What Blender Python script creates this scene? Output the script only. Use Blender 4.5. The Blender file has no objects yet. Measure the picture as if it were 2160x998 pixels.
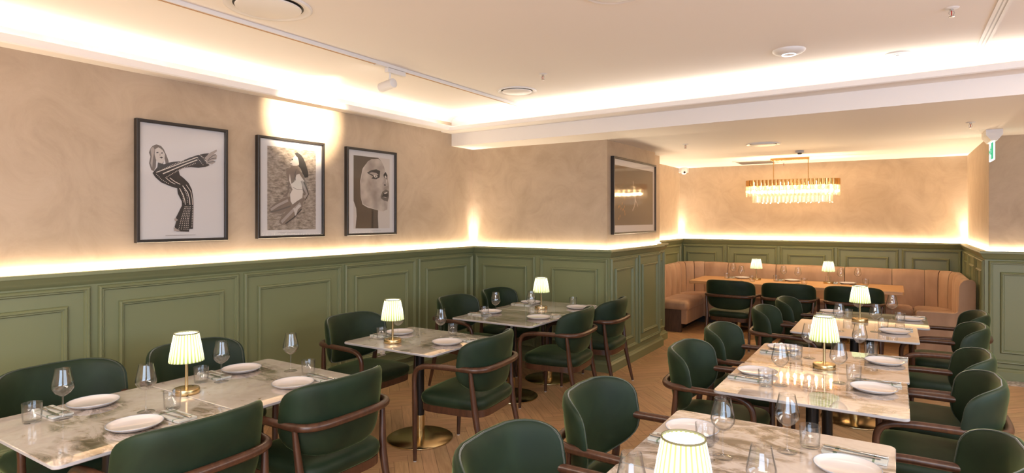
import bpy, bmesh, math, random
from mathutils import Vector, Matrix, noise
random.seed(7)
SC = bpy.context.scene
COL = SC.collection
PI = math.pi

# ------------------------------------------------------------------ camera, world, exposure
YAW = math.atan2(810, 1270)
cam_d = bpy.data.cameras.new('camera'); cam = bpy.data.objects.new('camera', cam_d); COL.objects.link(cam)
cam.location = (0, 0, 1.66); cam.rotation_euler = (PI/2, 0, YAW)
cam_d.sensor_width = 36; cam_d.sensor_fit = 'HORIZONTAL'; cam_d.lens = 1270*36/2160
cam_d.shift_y = -38/2160; cam_d.clip_start = .05
SC.camera = cam
SC.view_settings.view_transform = 'Standard'; SC.view_settings.look = 'None'
SC.view_settings.exposure = 0.12; SC.view_settings.gamma = 1; SC.view_settings.use_curve_mapping = False
SC.cycles.max_bounces = 10; SC.cycles.diffuse_bounces = 5; SC.cycles.glossy_bounces = 5
SC.cycles.transparent_max_bounces = 24; SC.cycles.transmission_bounces = 8
SC.cycles.sample_clamp_indirect = 3.0; SC.cycles.caustics_reflective = False; SC.cycles.caustics_refractive = False
try:
    SC.cycles.use_denoising = True; SC.cycles.use_light_tree = True
except Exception: pass
W = bpy.data.worlds.new('world'); SC.world = W; W.use_nodes = True
W.node_tree.nodes['Background'].inputs[0].default_value = (.62, .74, 1, 1)
W.node_tree.nodes['Background'].inputs[1].default_value = .6
K_ADDED_DAY = 150; K_ADDED_CEIL = 225; K_DADO = 6.2; K_COVE = 3.4; K_LAMP = .9; K_CORNER = 1.1; K_SPOT = 480; K_CHAND = 5.2
WARM = (1, .78, .53); WARM2 = (1, .88, .75); LAMPC = (1, .96, .84); COOL = (.62, .78, 1)

def area(name, loc, size, direction, watts, color, spread=180, xdir=None):
    l = bpy.data.lights.new(name, 'AREA'); l.shape = 'RECTANGLE'; l.size, l.size_y = size
    l.energy = watts; l.color = color; l.spread = math.radians(spread)
    o = bpy.data.objects.new(name, l); COL.objects.link(o)
    z = -Vector(direction).normalized(); x = Vector(xdir or (1, 0, 0)); x = (x-z*x.dot(z)).normalized(); y = z.cross(x)
    M = Matrix((x, y, z)).transposed().to_4x4(); M.translation = Vector(loc); o.matrix_world = M
    return o

area('added_daylight', (1.0, -2.85, 1.55), (4.2, 1.9), (-.15, 1, -.1), K_ADDED_DAY, COOL)  # invented cool daylight behind the camera, added to brighten the room
area('added_daylight', (3.35, 2.0, 1.6), (4.5, 1.5), (-1, .1, -.05), K_ADDED_DAY*.6, COOL, xdir=(0, 1, 0))  # more added daylight, through an invented window on the unseen right side
area('added_ceiling_fill', (-.6, -1.2, 2.84), (4.5, 1.2), (0, 0, -1), K_ADDED_CEIL, (1, .88, .76))  # made-up ceiling fill behind the camera, added for overall brightness
area('added_ceiling_fill', (2.2, 3.2, 2.84), (1.0, 3.6), (0, 0, -1), K_ADDED_CEIL*.5, WARM2)  # second made-up ceiling fill, added right of the view

# ------------------------------------------------------------------ materials
def mat(name, col=(.5, .5, .5), rough=.5, metal=0, **kw):
    m = bpy.data.materials.new(name); m.use_nodes = True
    b = m.node_tree.nodes['Principled BSDF']
    b.inputs['Base Color'].default_value = (*col, 1); b.inputs['Roughness'].default_value = rough
    b.inputs['Metallic'].default_value = metal
    for k, v in kw.items(): b.inputs[k.replace('_', ' ')].default_value = v
    return m
def N(m, t, **kw):
    n = m.node_tree.nodes.new(t)
    for k, v in kw.items():
        if k.startswith('i_'): n.inputs[k[2:].replace('_', ' ')].default_value = v
        else: setattr(n, k, v)
    return n
def L(m, a, b): m.node_tree.links.new(a, b)
def bsdf(m): return m.node_tree.nodes['Principled BSDF']
def ramp(m, fac, stops, interp='LINEAR'):
    r = N(m, 'ShaderNodeValToRGB'); r.color_ramp.interpolation = interp
    e = r.color_ramp.elements
    while len(e) < len(stops): e.new(.5)
    for i, (p, c) in enumerate(stops): e[i].position = p; e[i].color = (*c, 1)
    L(m, fac, r.inputs[0]); return r.outputs[0]
def coords(m, scale=(1, 1, 1), kind='Object', rnd=False):
    tc = N(m, 'ShaderNodeTexCoord'); mp = N(m, 'ShaderNodeMapping'); mp.inputs['Scale'].default_value = scale
    L(m, tc.outputs[kind], mp.inputs[0])
    if rnd:
        oi = N(m, 'ShaderNodeObjectInfo'); mu = N(m, 'ShaderNodeMath', operation='MULTIPLY'); mu.inputs[1].default_value = 37
        L(m, oi.outputs['Random'], mu.inputs[0]); L(m, mu.outputs[0], mp.inputs['Location'])
    return mp.outputs[0]
def bump(m, h, strength=.1, dist=.01):
    b = N(m, 'ShaderNodeBump'); b.inputs['Strength'].default_value = strength; b.inputs['Distance'].default_value = dist
    L(m, h, b.inputs['Height']); L(m, b.outputs[0], bsdf(m).inputs['Normal'])
def emis(name, col, s):
    m = bpy.data.materials.new(name); m.use_nodes = True; nt = m.node_tree; nt.nodes.remove(bsdf(m))
    e = nt.nodes.new('ShaderNodeEmission'); e.inputs[0].default_value = (*col, 1); e.inputs[1].default_value = s
    nt.links.new(e.outputs[0], nt.nodes['Material Output'].inputs[0]); return m

M = {}
# plaster walls: trowelled, swirly tan
m = mat('plaster', rough=.62); c = coords(m)
n0 = N(m, 'ShaderNodeTexNoise', i_Scale=1.3, i_Detail=3.0, i_Distortion=1.0); L(m, c, n0.inputs['Vector'])
n1 = N(m, 'ShaderNodeTexNoise', i_Scale=2.6, i_Detail=10.0, i_Roughness=.7, i_Distortion=1.5); L(m, c, n1.inputs['Vector'])
cc = ramp(m, n1.outputs['Fac'], [(.30, (.43, .33, .235)), (.5, (.485, .378, .272)), (.70, (.53, .42, .31))])
c0 = ramp(m, n0.outputs['Fac'], [(.35, (.88, .87, .85)), (.65, (1, 1, 1))])
mx = N(m, 'ShaderNodeMix', data_type='RGBA', blend_type='MULTIPLY'); mx.inputs[0].default_value = 1
L(m, cc, mx.inputs[6]); L(m, c0, mx.inputs[7]); L(m, mx.outputs[2], bsdf(m).inputs['Base Color'])
bump(m, n1.outputs['Fac'], .05, .01); M['plaster'] = m
M['paint'] = mat('sage_paint', (.178, .200, .102), .42)
M['ceiling'] = mat('ceiling_paint', (.86, .825, .795), .7)
M['white'] = mat('white_plastic', (.78, .77, .76), .4)
M['grey'] = mat('grey_plastic', (.45, .45, .46), .4)
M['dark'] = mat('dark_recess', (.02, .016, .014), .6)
M['black'] = mat('black_metal', (.012, .012, .013), .35, .3)
M['blackframe'] = mat('black_frame', (.018, .014, .012), .38)
M['brass'] = mat('brushed_brass', (.60, .44, .22), .27, 1)
M['gold'] = mat('polished_gold', (.74, .47, .20), .16, 1); M['disc'] = mat('gold_disc', (.58, .44, .23), .2, 1)
M['steel'] = mat('cutlery_steel', (.62, .60, .58), .22, 1)
M['glide'] = mat('white_glide', (.6, .6, .6), .5)
M['dish'] = mat('glazed_plate', (.66, .62, .61), .12, Coat_Weight=.5)
M['dishrim'] = mat('blue_grey_rim', (.36, .40, .47), .25)
M['slabedge'] = mat('slab_edge', (.40, .40, .42), .35)
m = mat('plate_two', rough=.12); M['napkin'] = mat('linen_napkin', (.50, .52, .50), .85)
M['napgreen'] = mat('napkin_stripe', (.16, .22, .15), .85)
M['led'] = emis('led_tape', (1, .78, .5), 14)
M['ledc'] = emis('led_tape_cove', (1, .86, .66), 5)
M['diff'] = emis('lamp_diffuser', (1, .98, .93), 3.2)
M['bulb'] = emis('chandelier_bulb', (1, .70, .36), 22)
M['spotface'] = emis('spot_lens', (1, .9, .75), 20)
M['ring'] = emis('status_ring', (.75, .85, 1), 3.5)
M['exitw'] = emis('exit_panel', (.93, 1, .97), 1.5)
M['exitg'] = emis('exit_green', (.08, .55, .25), 1.0)
M['red'] = mat('red_bulb', (.5, .03, .02), .2)
# walnut
def woodmat(name, a, b, rough, sc=(2, 2, 26)):
    m = mat(name, rough=rough); c = coords(m, sc, rnd=True)
    n = N(m, 'ShaderNodeTexNoise', i_Scale=3.0, i_Detail=5.0, i_Distortion=.6); L(m, c, n.inputs['Vector'])
    L(m, ramp(m, n.outputs['Fac'], [(.3, a), (.7, b)]), bsdf(m).inputs['Base Color']); return m
M['walnut'] = woodmat('walnut_stain', (.045, .019, .011), (.085, .036, .019), .30, (14, 14, 3))
M['plinthwood'] = woodmat('dark_plinth_wood', (.055, .03, .02), (.10, .058, .038), .5, (20, 20, 2))
M['oaktop'] = woodmat('oak_table_top', (.46, .25, .11), (.60, .35, .17), .38, (1.2, 14, 14))
# velvet
m = mat('green_velvet', rough=.55, Sheen_Weight=.5, Sheen_Roughness=.3); bsdf(m).inputs['Sheen Tint'].default_value = (.34, .44, .18, 1)
c = coords(m, rnd=True); n = N(m, 'ShaderNodeTexNoise', i_Scale=5.0, i_Detail=4.0, i_Distortion=.8); L(m, c, n.inputs['Vector'])
L(m, ramp(m, n.outputs['Fac'], [(.3, (.006, .015, .007)), (.7, (.013, .028, .013))]), bsdf(m).inputs['Base Color'])
bsdf(m).inputs['Specular IOR Level'].default_value = .25; M['velvet'] = m
M['piping'] = mat('velvet_piping', (.012, .026, .013), .55, Sheen_Weight=.5)
m = mat('tan_velvet', rough=.6, Sheen_Weight=.5, Sheen_Roughness=.4); bsdf(m).inputs['Sheen Tint'].default_value = (.9, .65, .45, 1)
c = coords(m, (3, 3, 1.2)); n = N(m, 'ShaderNodeTexNoise', i_Scale=2.0, i_Detail=3.0); L(m, c, n.inputs['Vector'])
L(m, ramp(m, n.outputs['Fac'], [(.35, (.33, .20, .125)), (.65, (.43, .275, .18))]), bsdf(m).inputs['Base Color']); M['tan'] = m
# marble top
m = mat('marble_top', rough=.035, Coat_Weight=1.0, Coat_Roughness=.015, Coat_IOR=1.5); c = coords(m, rnd=True)
nA = N(m, 'ShaderNodeTexNoise', i_Scale=1.35, i_Detail=4.0, i_Distortion=1.2); L(m, c, nA.inputs['Vector'])
c2 = coords(m, (1.0, 2.2, 1), rnd=True)
nB = N(m, 'ShaderNodeTexNoise', i_Scale=4.5, i_Detail=10.0, i_Roughness=.66, i_Distortion=1.6); L(m, c2, nB.inputs['Vector'])
mask = ramp(m, nA.outputs['Fac'], [(.50, (0, 0, 0)), (.58, (1, 1, 1))])
vein = ramp(m, nB.outputs['Fac'], [(.37, (.085, .06, .038)), (.48, (.29, .235, .185)), (.58, (.55, .49, .45))])
nC = N(m, 'ShaderNodeTexNoise', i_Scale=9.0, i_Detail=6.0, i_Distortion=2.0); L(m, c, nC.inputs['Vector'])
spot = ramp(m, nC.outputs['Fac'], [(.26, (.28, .20, .13)), (.36, (.55, .485, .44)), (.6, (.60, .54, .50))])
mx = N(m, 'ShaderNodeMix', data_type='RGBA'); L(m, mask, mx.inputs[0]); L(m, spot, mx.inputs[6]); L(m, vein, mx.inputs[7])
L(m, mx.outputs[2], bsdf(m).inputs['Base Color']); M['marble'] = m
# glass: thin clear wall
def glassmat(name, tint=(1, 1, 1), fmin=0.045, fmax=.8, edge=.55, rough=.02):
    m = bpy.data.materials.new(name); m.use_nodes = True; m.node_tree.nodes.remove(bsdf(m))
    t = N(m, 'ShaderNodeBsdfTransparent'); t.inputs[0].default_value = (*tint, 1)
    g = N(m, 'ShaderNodeBsdfGlossy'); g.inputs['Roughness'].default_value = rough; g.inputs[0].default_value = (.95, .95, .95, 1)
    lw = N(m, 'ShaderNodeLayerWeight'); lw.inputs[0].default_value = .5
    pw = N(m, 'ShaderNodeMath', operation='POWER'); pw.inputs[1].default_value = 4.0; L(m, lw.outputs['Facing'], pw.inputs[0])
    f = N(m, 'ShaderNodeMath', operation='MULTIPLY_ADD'); f.inputs[1].default_value = fmax; f.inputs[2].default_value = fmin; L(m, pw.outputs[0], f.inputs[0])
    tr = ramp(m, lw.outputs['Facing'], [(.45, tint), (.97, tuple(c*edge for c in tint))]); L(m, tr, t.inputs[0])
    x = N(m, 'ShaderNodeMixShader'); L(m, f.outputs[0], x.inputs[0]); L(m, t.outputs[0], x.inputs[1]); L(m, g.outputs[0], x.inputs[2])
    L(m, x.outputs[0], m.node_tree.nodes['Material Output'].inputs[0]); return m
M['glass'] = glassmat('clear_glass', (.97, .975, .98), fmin=.055, edge=.62)
M['pane'] = glassmat('picture_glass', fmin=.045, edge=1.0, rough=.06)
m = bpy.data.materials.new('crystal'); m.use_nodes = True; m.node_tree.nodes.remove(bsdf(m))
t1 = N(m, 'ShaderNodeBsdfTransparent'); t1.inputs[0].default_value = (1, .97, .93, 1); g1 = N(m, 'ShaderNodeBsdfGlossy'); g1.inputs['Roughness'].default_value = .08
d1 = N(m, 'ShaderNodeBsdfTranslucent'); d1.inputs[0].default_value = (.95, .90, .84, 1); x1 = N(m, 'ShaderNodeMixShader'); x1.inputs[0].default_value = .045; L(m, t1.outputs[0], x1.inputs[1]); L(m, d1.outputs[0], x1.inputs[2])
x2 = N(m, 'ShaderNodeMixShader'); x2.inputs[0].default_value = .16; L(m, x1.outputs[0], x2.inputs[1]); L(m, g1.outputs[0], x2.inputs[2]); L(m, x2.outputs[0], m.node_tree.nodes['Material Output'].inputs[0]); M['crystal'] = m
# pleated shade
m = bpy.data.materials.new('pleated_shade'); m.use_nodes = True; m.node_tree.nodes.remove(bsdf(m))
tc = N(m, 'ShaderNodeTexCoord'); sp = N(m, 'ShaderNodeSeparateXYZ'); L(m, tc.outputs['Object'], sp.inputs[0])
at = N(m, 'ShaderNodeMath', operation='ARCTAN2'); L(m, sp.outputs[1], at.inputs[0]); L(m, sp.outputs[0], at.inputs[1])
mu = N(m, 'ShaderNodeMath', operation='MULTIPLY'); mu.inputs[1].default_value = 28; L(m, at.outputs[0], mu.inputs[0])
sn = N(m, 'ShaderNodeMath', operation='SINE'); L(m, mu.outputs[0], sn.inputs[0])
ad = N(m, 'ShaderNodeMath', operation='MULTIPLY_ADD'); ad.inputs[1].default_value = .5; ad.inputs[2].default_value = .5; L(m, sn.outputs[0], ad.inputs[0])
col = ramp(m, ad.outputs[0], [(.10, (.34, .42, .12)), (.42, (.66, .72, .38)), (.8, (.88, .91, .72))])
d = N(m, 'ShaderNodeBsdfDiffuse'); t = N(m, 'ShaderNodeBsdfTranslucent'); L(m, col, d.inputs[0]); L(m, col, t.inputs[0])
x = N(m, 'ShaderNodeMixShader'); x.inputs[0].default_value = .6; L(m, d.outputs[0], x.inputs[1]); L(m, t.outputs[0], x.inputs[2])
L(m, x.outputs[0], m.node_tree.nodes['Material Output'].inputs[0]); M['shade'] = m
M['shadetrim'] = mat('shade_trim', (.16, .15, .07), .6)
# oak herringbone floor
m = mat('oak_floor', rough=.36)
vc = N(m, 'ShaderNodeVertexColor'); vc.layer_name = 'tone'
uv = N(m, 'ShaderNodeUVMap'); mp = N(m, 'ShaderNodeMapping'); mp.inputs['Scale'].default_value = (1.5, 16, 1); L(m, uv.outputs[0], mp.inputs[0])
n = N(m, 'ShaderNodeTexNoise', i_Scale=2.5, i_Detail=6.0, i_Distortion=.8); L(m, mp.outputs[0], n.inputs['Vector'])
g = ramp(m, n.outputs['Fac'], [(.3, (.72, .68, .64)), (.7, (1, 1, 1))])
mx = N(m, 'ShaderNodeMix', data_type='RGBA', blend_type='MULTIPLY'); mx.inputs[0].default_value = 1
L(m, vc.outputs[0], mx.inputs[6]); L(m, g, mx.inputs[7]); L(m, mx.outputs[2], bsdf(m).inputs['Base Color']); M['floor'] = m
m = mat('mosaic', rough=.3); c = coords(m); v = N(m, 'ShaderNodeTexVoronoi', i_Scale=32.0); L(m, c, v.inputs['Vector'])
L(m, ramp(m, v.outputs['Distance'], [(.3, (.72, .66, .62)), (.6, (.35, .28, .24))]), bsdf(m).inputs['Base Color']); M['mosaic'] = m
# print inks
M['paper'] = mat('print_paper', (.62, .60, .60), .6)
M['ink'] = mat('print_ink', (.022, .020, .020), .6); M['inkmid'] = mat('print_mid_grey', (.12, .10, .09), .6)
M['inkbrown'] = mat('print_dark_brown', (.075, .055, .04), .6)
M['skin'] = mat('print_pale_grey', (.36, .31, .28), .6); M['skin2'] = mat('print_light_grey', (.55, .50, .46), .6)
M['limb'] = mat('print_limb_grey', (.20, .155, .125), .6); M['cream'] = mat('print_cream', (.68, .62, .56), .6); M['orange'] = mat('print_amber', (.45, .22, .06), .6)
m = mat('print_sand', rough=.6); c = coords(m, (1, 8, 22)); n = N(m, 'ShaderNodeTexNoise', i_Scale=2.2, i_Detail=8.0, i_Roughness=.7); L(m, c, n.inputs['Vector'])
L(m, ramp(m, n.outputs['Fac'], [(.33, (.09, .07, .055)), (.5, (.29, .24, .195)), (.68, (.48, .41, .35))]), bsdf(m).inputs['Base Color']); M['sand'] = m
m = mat('face_tone', rough=.6); c = coords(m); n = N(m, 'ShaderNodeTexNoise', i_Scale=7.0, i_Detail=2.0); L(m, c, n.inputs['Vector'])
L(m, ramp(m, n.outputs['Fac'], [(.3, (.27, .225, .195)), (.65, (.50, .44, .39))]), bsdf(m).inputs['Base Color']); M['facetone'] = m

# ------------------------------------------------------------------ mesh builder
class MB:
    def __init__(s): s.v = []; s.f = []; s.mi = []; s.cur = 0
    def add(s, vs, fs):
        o = len(s.v); s.v += [Vector(v) for v in vs]; s.f += [tuple(i+o for i in f) for f in fs]; s.mi += [s.cur]*len(fs); return o
    def box(s, a, b, ch=0):
        (x0, y0, z0), (x1, y1, z1) = a, b
        if ch:
            pts = [(x0+ch, y0), (x1-ch, y0), (x1, y0+ch), (x1, y1-ch), (x1-ch, y1), (x0+ch, y1), (x0, y1-ch), (x0, y0+ch)]
            s.loft([[(x0+(x-x0)*1, y, z0+0) for x, y in pts], [(x, y, z1) for x, y in pts]]); return
        s.add([(x, y, z) for z in (z0, z1) for x, y in ((x0, y0), (x1, y0), (x1, y1), (x0, y1))],
              [(3, 2, 1, 0), (4, 5, 6, 7), (0, 1, 5, 4), (1, 2, 6, 5), (2, 3, 7, 6), (3, 0, 4, 7)])
    def loft(s, rings, cap=True, closed=True):
        n = len(rings[0]); vs = [p for r in rings for p in r]; fs = []
        for k in range(len(rings)-1):
            for i in range(n if closed else n-1):
                j = (i+1) % n; fs.append((k*n+i, k*n+j, (k+1)*n+j, (k+1)*n+i))
        if cap: fs += [tuple(range(n-1, -1, -1)), tuple((len(rings)-1)*n+i for i in range(n))]
        s.add(vs, fs)
    def tube(s, pts, rad, n=12, closed=False, flat=1.0):
        pts = [Vector(p) for p in pts]; rs = rad if isinstance(rad, (list, tuple)) else [rad]*len(pts)
        ref = None; rings = []
        for i, p in enumerate(pts):
            if closed: t = pts[(i+1) % len(pts)]-pts[i-1]
            else: t = pts[min(i+1, len(pts)-1)]-pts[max(i-1, 0)]
            t.normalize()
            if ref is None: ref = Vector((0, 0, 1)) if abs(t.z) < .9 else Vector((1, 0, 0))
            x = (ref-t*ref.dot(t)).normalized(); y = t.cross(x); ref = x
            rings.append([p+(x*math.cos(2*PI*k/n)*flat+y*math.sin(2*PI*k/n))*rs[i] for k in range(n)])
        if closed: rings.append(rings[0]); s.loft(rings, cap=False)
        else: s.loft(rings)
    def lathe(s, prof, n=28, c=(0, 0, 0), f=None, cap=False):
        rings = []
        for r, z in prof:
            rings.append([(c[0]+(r*(f(2*PI*k/n) if f else 1))*math.cos(2*PI*k/n), c[1]+(r*(f(2*PI*k/n) if f else 1))*math.sin(2*PI*k/n), c[2]+z) for k in range(n)])
        s.loft(rings, cap=cap)
    def disc(s, r, z, n=28, c=(0, 0)): s.add([(c[0]+r*math.cos(2*PI*k/n), c[1]+r*math.sin(2*PI*k/n), z) for k in range(n)], [tuple(range(n))])
    def prism(s, poly, fn, h0, h1):
        s.loft([[fn(x, y, h0) for x, y in poly], [fn(x, y, h1) for x, y in poly]])
    def build(s, name, mats, parent=None, smooth=None, bevel=0, sub=0, loc=None):
        me = bpy.data.meshes.new(name); me.from_pydata(s.v, [], s.f)
        if not isinstance(mats, (list, tuple)): mats = [mats]
        for m_ in mats: me.materials.append(m_)
        bm = bmesh.new(); bm.from_mesh(me)
        for i, f in enumerate(bm.faces): f.material_index = s.mi[i] if i < len(s.mi) else 0
        bmesh.ops.remove_doubles(bm, verts=bm.verts, dist=1e-5)
        bmesh.ops.recalc_face_normals(bm, faces=bm.faces); bm.to_mesh(me); bm.free()
        if smooth is not None:
            for p in me.polygons: p.use_smooth = True
            me.set_sharp_from_angle(angle=math.radians(smooth))
        o = bpy.data.objects.new(name, me); COL.objects.link(o)
        if parent: o.parent = parent
        if loc: o.location = loc
        if bevel:
            b = o.modifiers.new('bevel', 'BEVEL'); b.width = bevel; b.segments = 2; b.limit_method = 'ANGLE'; b.angle_limit = math.radians(40)
        if sub:
            b = o.modifiers.new('sub', 'SUBSURF'); b.levels = sub; b.render_levels = sub
        return o
def tag(o, label=None, cat=None, group=None, kind=None):
    if label: o['label'] = label
    if cat: o['category'] = cat
    if group: o['group'] = group
    if kind: o['kind'] = kind
    return o
def empty(name, loc=(0, 0, 0), rz=0):
    o = bpy.data.objects.new(name, None); COL.objects.link(o); o.location = loc; o.rotation_euler = (0, 0, rz); o.empty_display_size = .1; return o
def kids(o): return [x for x in bpy.data.objects if x.parent == o]
KC = {}
def copy_tree(o, parent=None):
    c = o.copy(); COL.objects.link(c); c.parent = parent
    for ch in KC.get(o.name) or KC.setdefault(o.name, kids(o)): copy_tree(ch, c)
    return c
class Proto:
    def __init__(s, make): s.make = make; s.root = None
    def put(s, loc, rz, label, cat, group):
        if s.root is None: s.root = s.make(); o = s.root; KC.clear(); s.pre(o)
        else: o = copy_tree(s.root)
        o.location = loc; o.rotation_euler = (0, 0, rz); tag(o, label, cat, group); return o
    def pre(s, o):
        KC[o.name] = kids(o)
        for k in KC[o.name]: s.pre(k)
def struct(mb, name, m, **kw):
    o = mb.build(name, m, **kw); o['kind'] = 'structure'; return o
def rrect(hx, hy, r, n=5, c=(0, 0)):
    out = []
    for cx, cy, a0 in ((hx-r, hy-r, 0), (-hx+r, hy-r, PI/2), (-hx+r, -hy+r, PI), (hx-r, -hy+r, 3*PI/2)):
        for k in range(n+1):
            a = a0+PI/2*k/n; out.append((c[0]+cx+r*math.cos(a), c[1]+cy+r*math.sin(a)))
    return out

# ------------------------------------------------------------------ floor (herringbone boards)
def herringbone():
    w, n = .095, 6; me_v, me_f, tone, uvs = [], [], [], []
    ca, sa = math.cos(PI/4), math.sin(PI/4); g = .0012
    def inside(x, y): return -4.9 < x < 3.6 and -3.2 < y < 10.6
    for k in range(-140, 141):
        for mm in range(-14, 15):
            for hv in (0, 1):
                ox, oy = k+mm*n, k-mm*n
                if hv == 0: r = (ox, oy, ox+n, oy+1)
                else: r = (ox+n, oy+1-n, ox+n+1, oy+1)
                cx, cy = (r[0]+r[2])/2*w, (r[1]+r[3])/2*w
                X, Y = cx*ca-cy*sa, cx*sa+cy*ca+3.5
                if not inside(X, Y): continue
                c4 = [(r[0]*w+g, r[1]*w+g), (r[2]*w-g, r[1]*w+g), (r[2]*w-g, r[3]*w-g), (r[0]*w+g, r[3]*w-g)]
                b = len(me_v)
                for px, py in c4: me_v.append((px*ca-py*sa, px*sa+py*ca+3.5, 0))
                me_f.append((b, b+1, b+2, b+3))
                t = random.uniform(.88, 1.1); tone.append((.60*t, .375*t*random.uniform(.97, 1.03), .20*t, 1))
                u0, v0 = random.random()*20, random.random()*20; ln, wd = n*w, w
                q = [(u0, v0), (u0+ln, v0), (u0+ln, v0+wd), (u0, v0+wd)]
                if hv: q = [(u0, v0), (u0, v0+wd), (u0+ln, v0+wd), (u0+ln, v0)]
                uvs += q
    b = len(me_v); me_v += [(-4.9, -3.2, -.0015), (3.6, -3.2, -.0015), (3.6, 10.6, -.0015), (-4.9, 10.6, -.0015)]
    me_f.append((b, b+1, b+2, b+3)); tone.append((.16, .08, .035, 1)); uvs += [(0, 0)]*4
    b = len(me_v); me_v += [(-4.9, -3.2, -.1), (3.6, -3.2, -.1), (3.6, 10.6, -.1), (-4.9, 10.6, -.1)]
    me_f.append((b+3, b+2, b+1, b)); tone.append((.16, .08, .035, 1)); uvs += [(0, 0)]*4
    me = bpy.data.meshes.new('floor'); me.from_pydata(me_v, [], me_f)
    ca_ = me.color_attributes.new('tone', 'FLOAT_COLOR', 'CORNER'); ul = me.uv_layers.new(name='UVMap')
    for i, p in enumerate(me.polygons):
        for j, li in enumerate(p.loop_indices):
            ca_.data[li].color = tone[i]; ul.data[li].uv = uvs[i*4+j]
    me.materials.append(M['floor']); o = bpy.data.objects.new('floor', me); COL.objects.link(o); o['kind'] = 'structure'
herringbone()
mb = MB(); mb.box((.90, 7.70, .0005), (3.3, 7.91, .004)); struct(mb, 'trim_20', M['mosaic'])

# ------------------------------------------------------------------ walls above the dado and dado panelling
HD = 1.32; ZC = 2.86; ZL = 2.52
def wallbox(name, a, b):
    mb = MB(); mb.box(a, b); return struct(mb, name, M['plaster'])
wallbox('wall_left', (-4.60, -3, 0), (-4.46, 6.08, ZC))
wallbox('wall_corner', (-4.60, 6.08, 0), (-2.65, 7.63, ZC))
wallbox('wall_pillar', (-3.13, 7.63, 0), (-2.75, 8.10, ZC))
wallbox('wall_alcove_left', (-3.3, 8.10, 0), (-3.13, 10.27, ZC))
wallbox('wall_back', (-3.3, 10.27, 0), (.95, 10.42, ZC))
wallbox('wall_alcove_right', (.82, 8.14, 0), (.95, 10.27, ZC))
wallbox('wall_right', (.82, 8.0, 0), (3.5, 8.14, ZC))
wallbox('wall_side', (3.4, 5.0, 0), (3.55, 8.0, ZC))
mb = MB(); mb.box((3.4, -3, 0), (3.55, 5.0, .8)); mb.box((3.4, -3, 2.4), (3.55, 5.0, ZC)); mb.box((3.4, -3, .8), (3.55, -.3, 2.4)); mb.box((3.4, 4.3, .8), (3.55, 5.0, 2.4)); struct(mb, 'wall_side_opening', M['plaster'])
mb = MB(); mb.box((-4.6, -3.1, 0), (-1.2, -3, ZC)); mb.box((3.2, -3.1, 0), (3.55, -3, ZC)); mb.box((-1.2, -3.1, 0), (3.2, -3, .55)); mb.box((-1.2, -3.1, 2.6), (3.2, -3, ZC)); struct(mb, 'wall_front', M['plaster'])
mb = MB()
for x in (-1.17, 1.0, 3.17): mb.box((x-.03, -3.07, .55), (x+.03, -3.02, 2.6))
mb.box((-1.2, -3.07, .55), (3.2, -3.02, .6)); mb.box((-1.2, -3.07, 2.55), (3.2, -3.02, 2.6)); struct(mb, 'added_window_1', M['black'])  # frame of the invented window behind the camera, added with its daylight
mb = MB()
for y in (-.27, 2.0, 4.27): mb.box((3.45, y-.03, .8), (3.5, y+.03, 2.4))
mb.box((3.45, -.3, .8), (3.5, 4.3, .85)); mb.box((3.45, -.3, 2.35), (3.5, 4.3, 2.4)); struct(mb, 'added_window_2', M['black'])  # frame of the invented side window, unseen, added with its daylight

CAPP = [(-.055, 1.32), (.042, 1.32), (.045, 1.312), (.045, 1.298), (.034, 1.286), (.026, 1.268), (.018, 1.258), (.014, 1.246), (.006, 1.240), (0, 1.232), (-.055, 1.232)]
BASP = [(-.05, 0), (.036, 0), (.036, .085), (.030, .092), (.022, .098), (.018, .108), (.010, .118), (0, .122), (-.05, .122)]
MOLD = [(0, 0), (0, .006), (.004, .014), (.010, .018), (.017, .016), (.021, .010), (.027, .010), (.031, .005), (.032, 0)]
def run_profile(prof, path):
    """path: list of (x,y) along the dado face; outward = right of travel. mitred."""
    mb = MB(); rings = []; n = len(path)
    for i, (x, y) in enumerate(path):
        def nrm(a, b):
            dx, dy = b[0]-a[0], b[1]-a[1]; l = math.hypot(dx, dy); return (dy/l, -dx/l)
        ns = []
        if i > 0: ns.append(nrm(path[i-1], path[i]))
        if i < n-1: ns.append(nrm(path[i], path[i+1]))
        if len(ns) == 2:
            k = 1+ns[0][0]*ns[1][0]+ns[0][1]*ns[1][1]; nx, ny = (ns[0][0]+ns[1][0])/k, (ns[0][1]+ns[1][1])/k
        else: nx, ny = ns[0]
        rings.append([(x+nx*d, y+ny*d, z) for d, z in prof])
    mb.loft(rings); return mb
PATH = [(-4.41, -2.95), (-4.41, 6.03), (-2.60, 6.03), (-2.60, 7.68), (-2.70, 7.68), (-2.70, 8.15), (-3.08, 8.15), (-3.08, 10.20), (.78, 10.20), (.78, 7.95), (3.35, 7.95)]
struct(run_profile(CAPP, PATH), 'trim_1', M['paint'], smooth=35)
struct(run_profile(BASP, PATH), 'baseboard_dado', M['paint'], smooth=35)
MOLD2 = [(d*1.15, h*1.3) for d, h in MOLD]
def frame_mold(mb, o, u, nrm, s0, s1, z0, z1, k=1.0):
    """picture-frame moulding on a dado face, centre-free: outer rectangle s0..s1, z0..z1"""
    o, u, nrm = Vector(o), Vector(u), Vector(nrm)
    cs = [(s0, z0, 1, 1), (s1, z0, -1, 1), (s1, z1, -1, -1), (s0, z1, 1, -1)]
    rings = []
    for s, z, a, b in cs: rings.append([o+u*(s+a*d*k)+Vector((0, 0, z+b*d*k))+nrm*(h*k) for d, h in MOLD2])
    rings.append(rings[0]); mb.loft(rings, cap=False)
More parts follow.
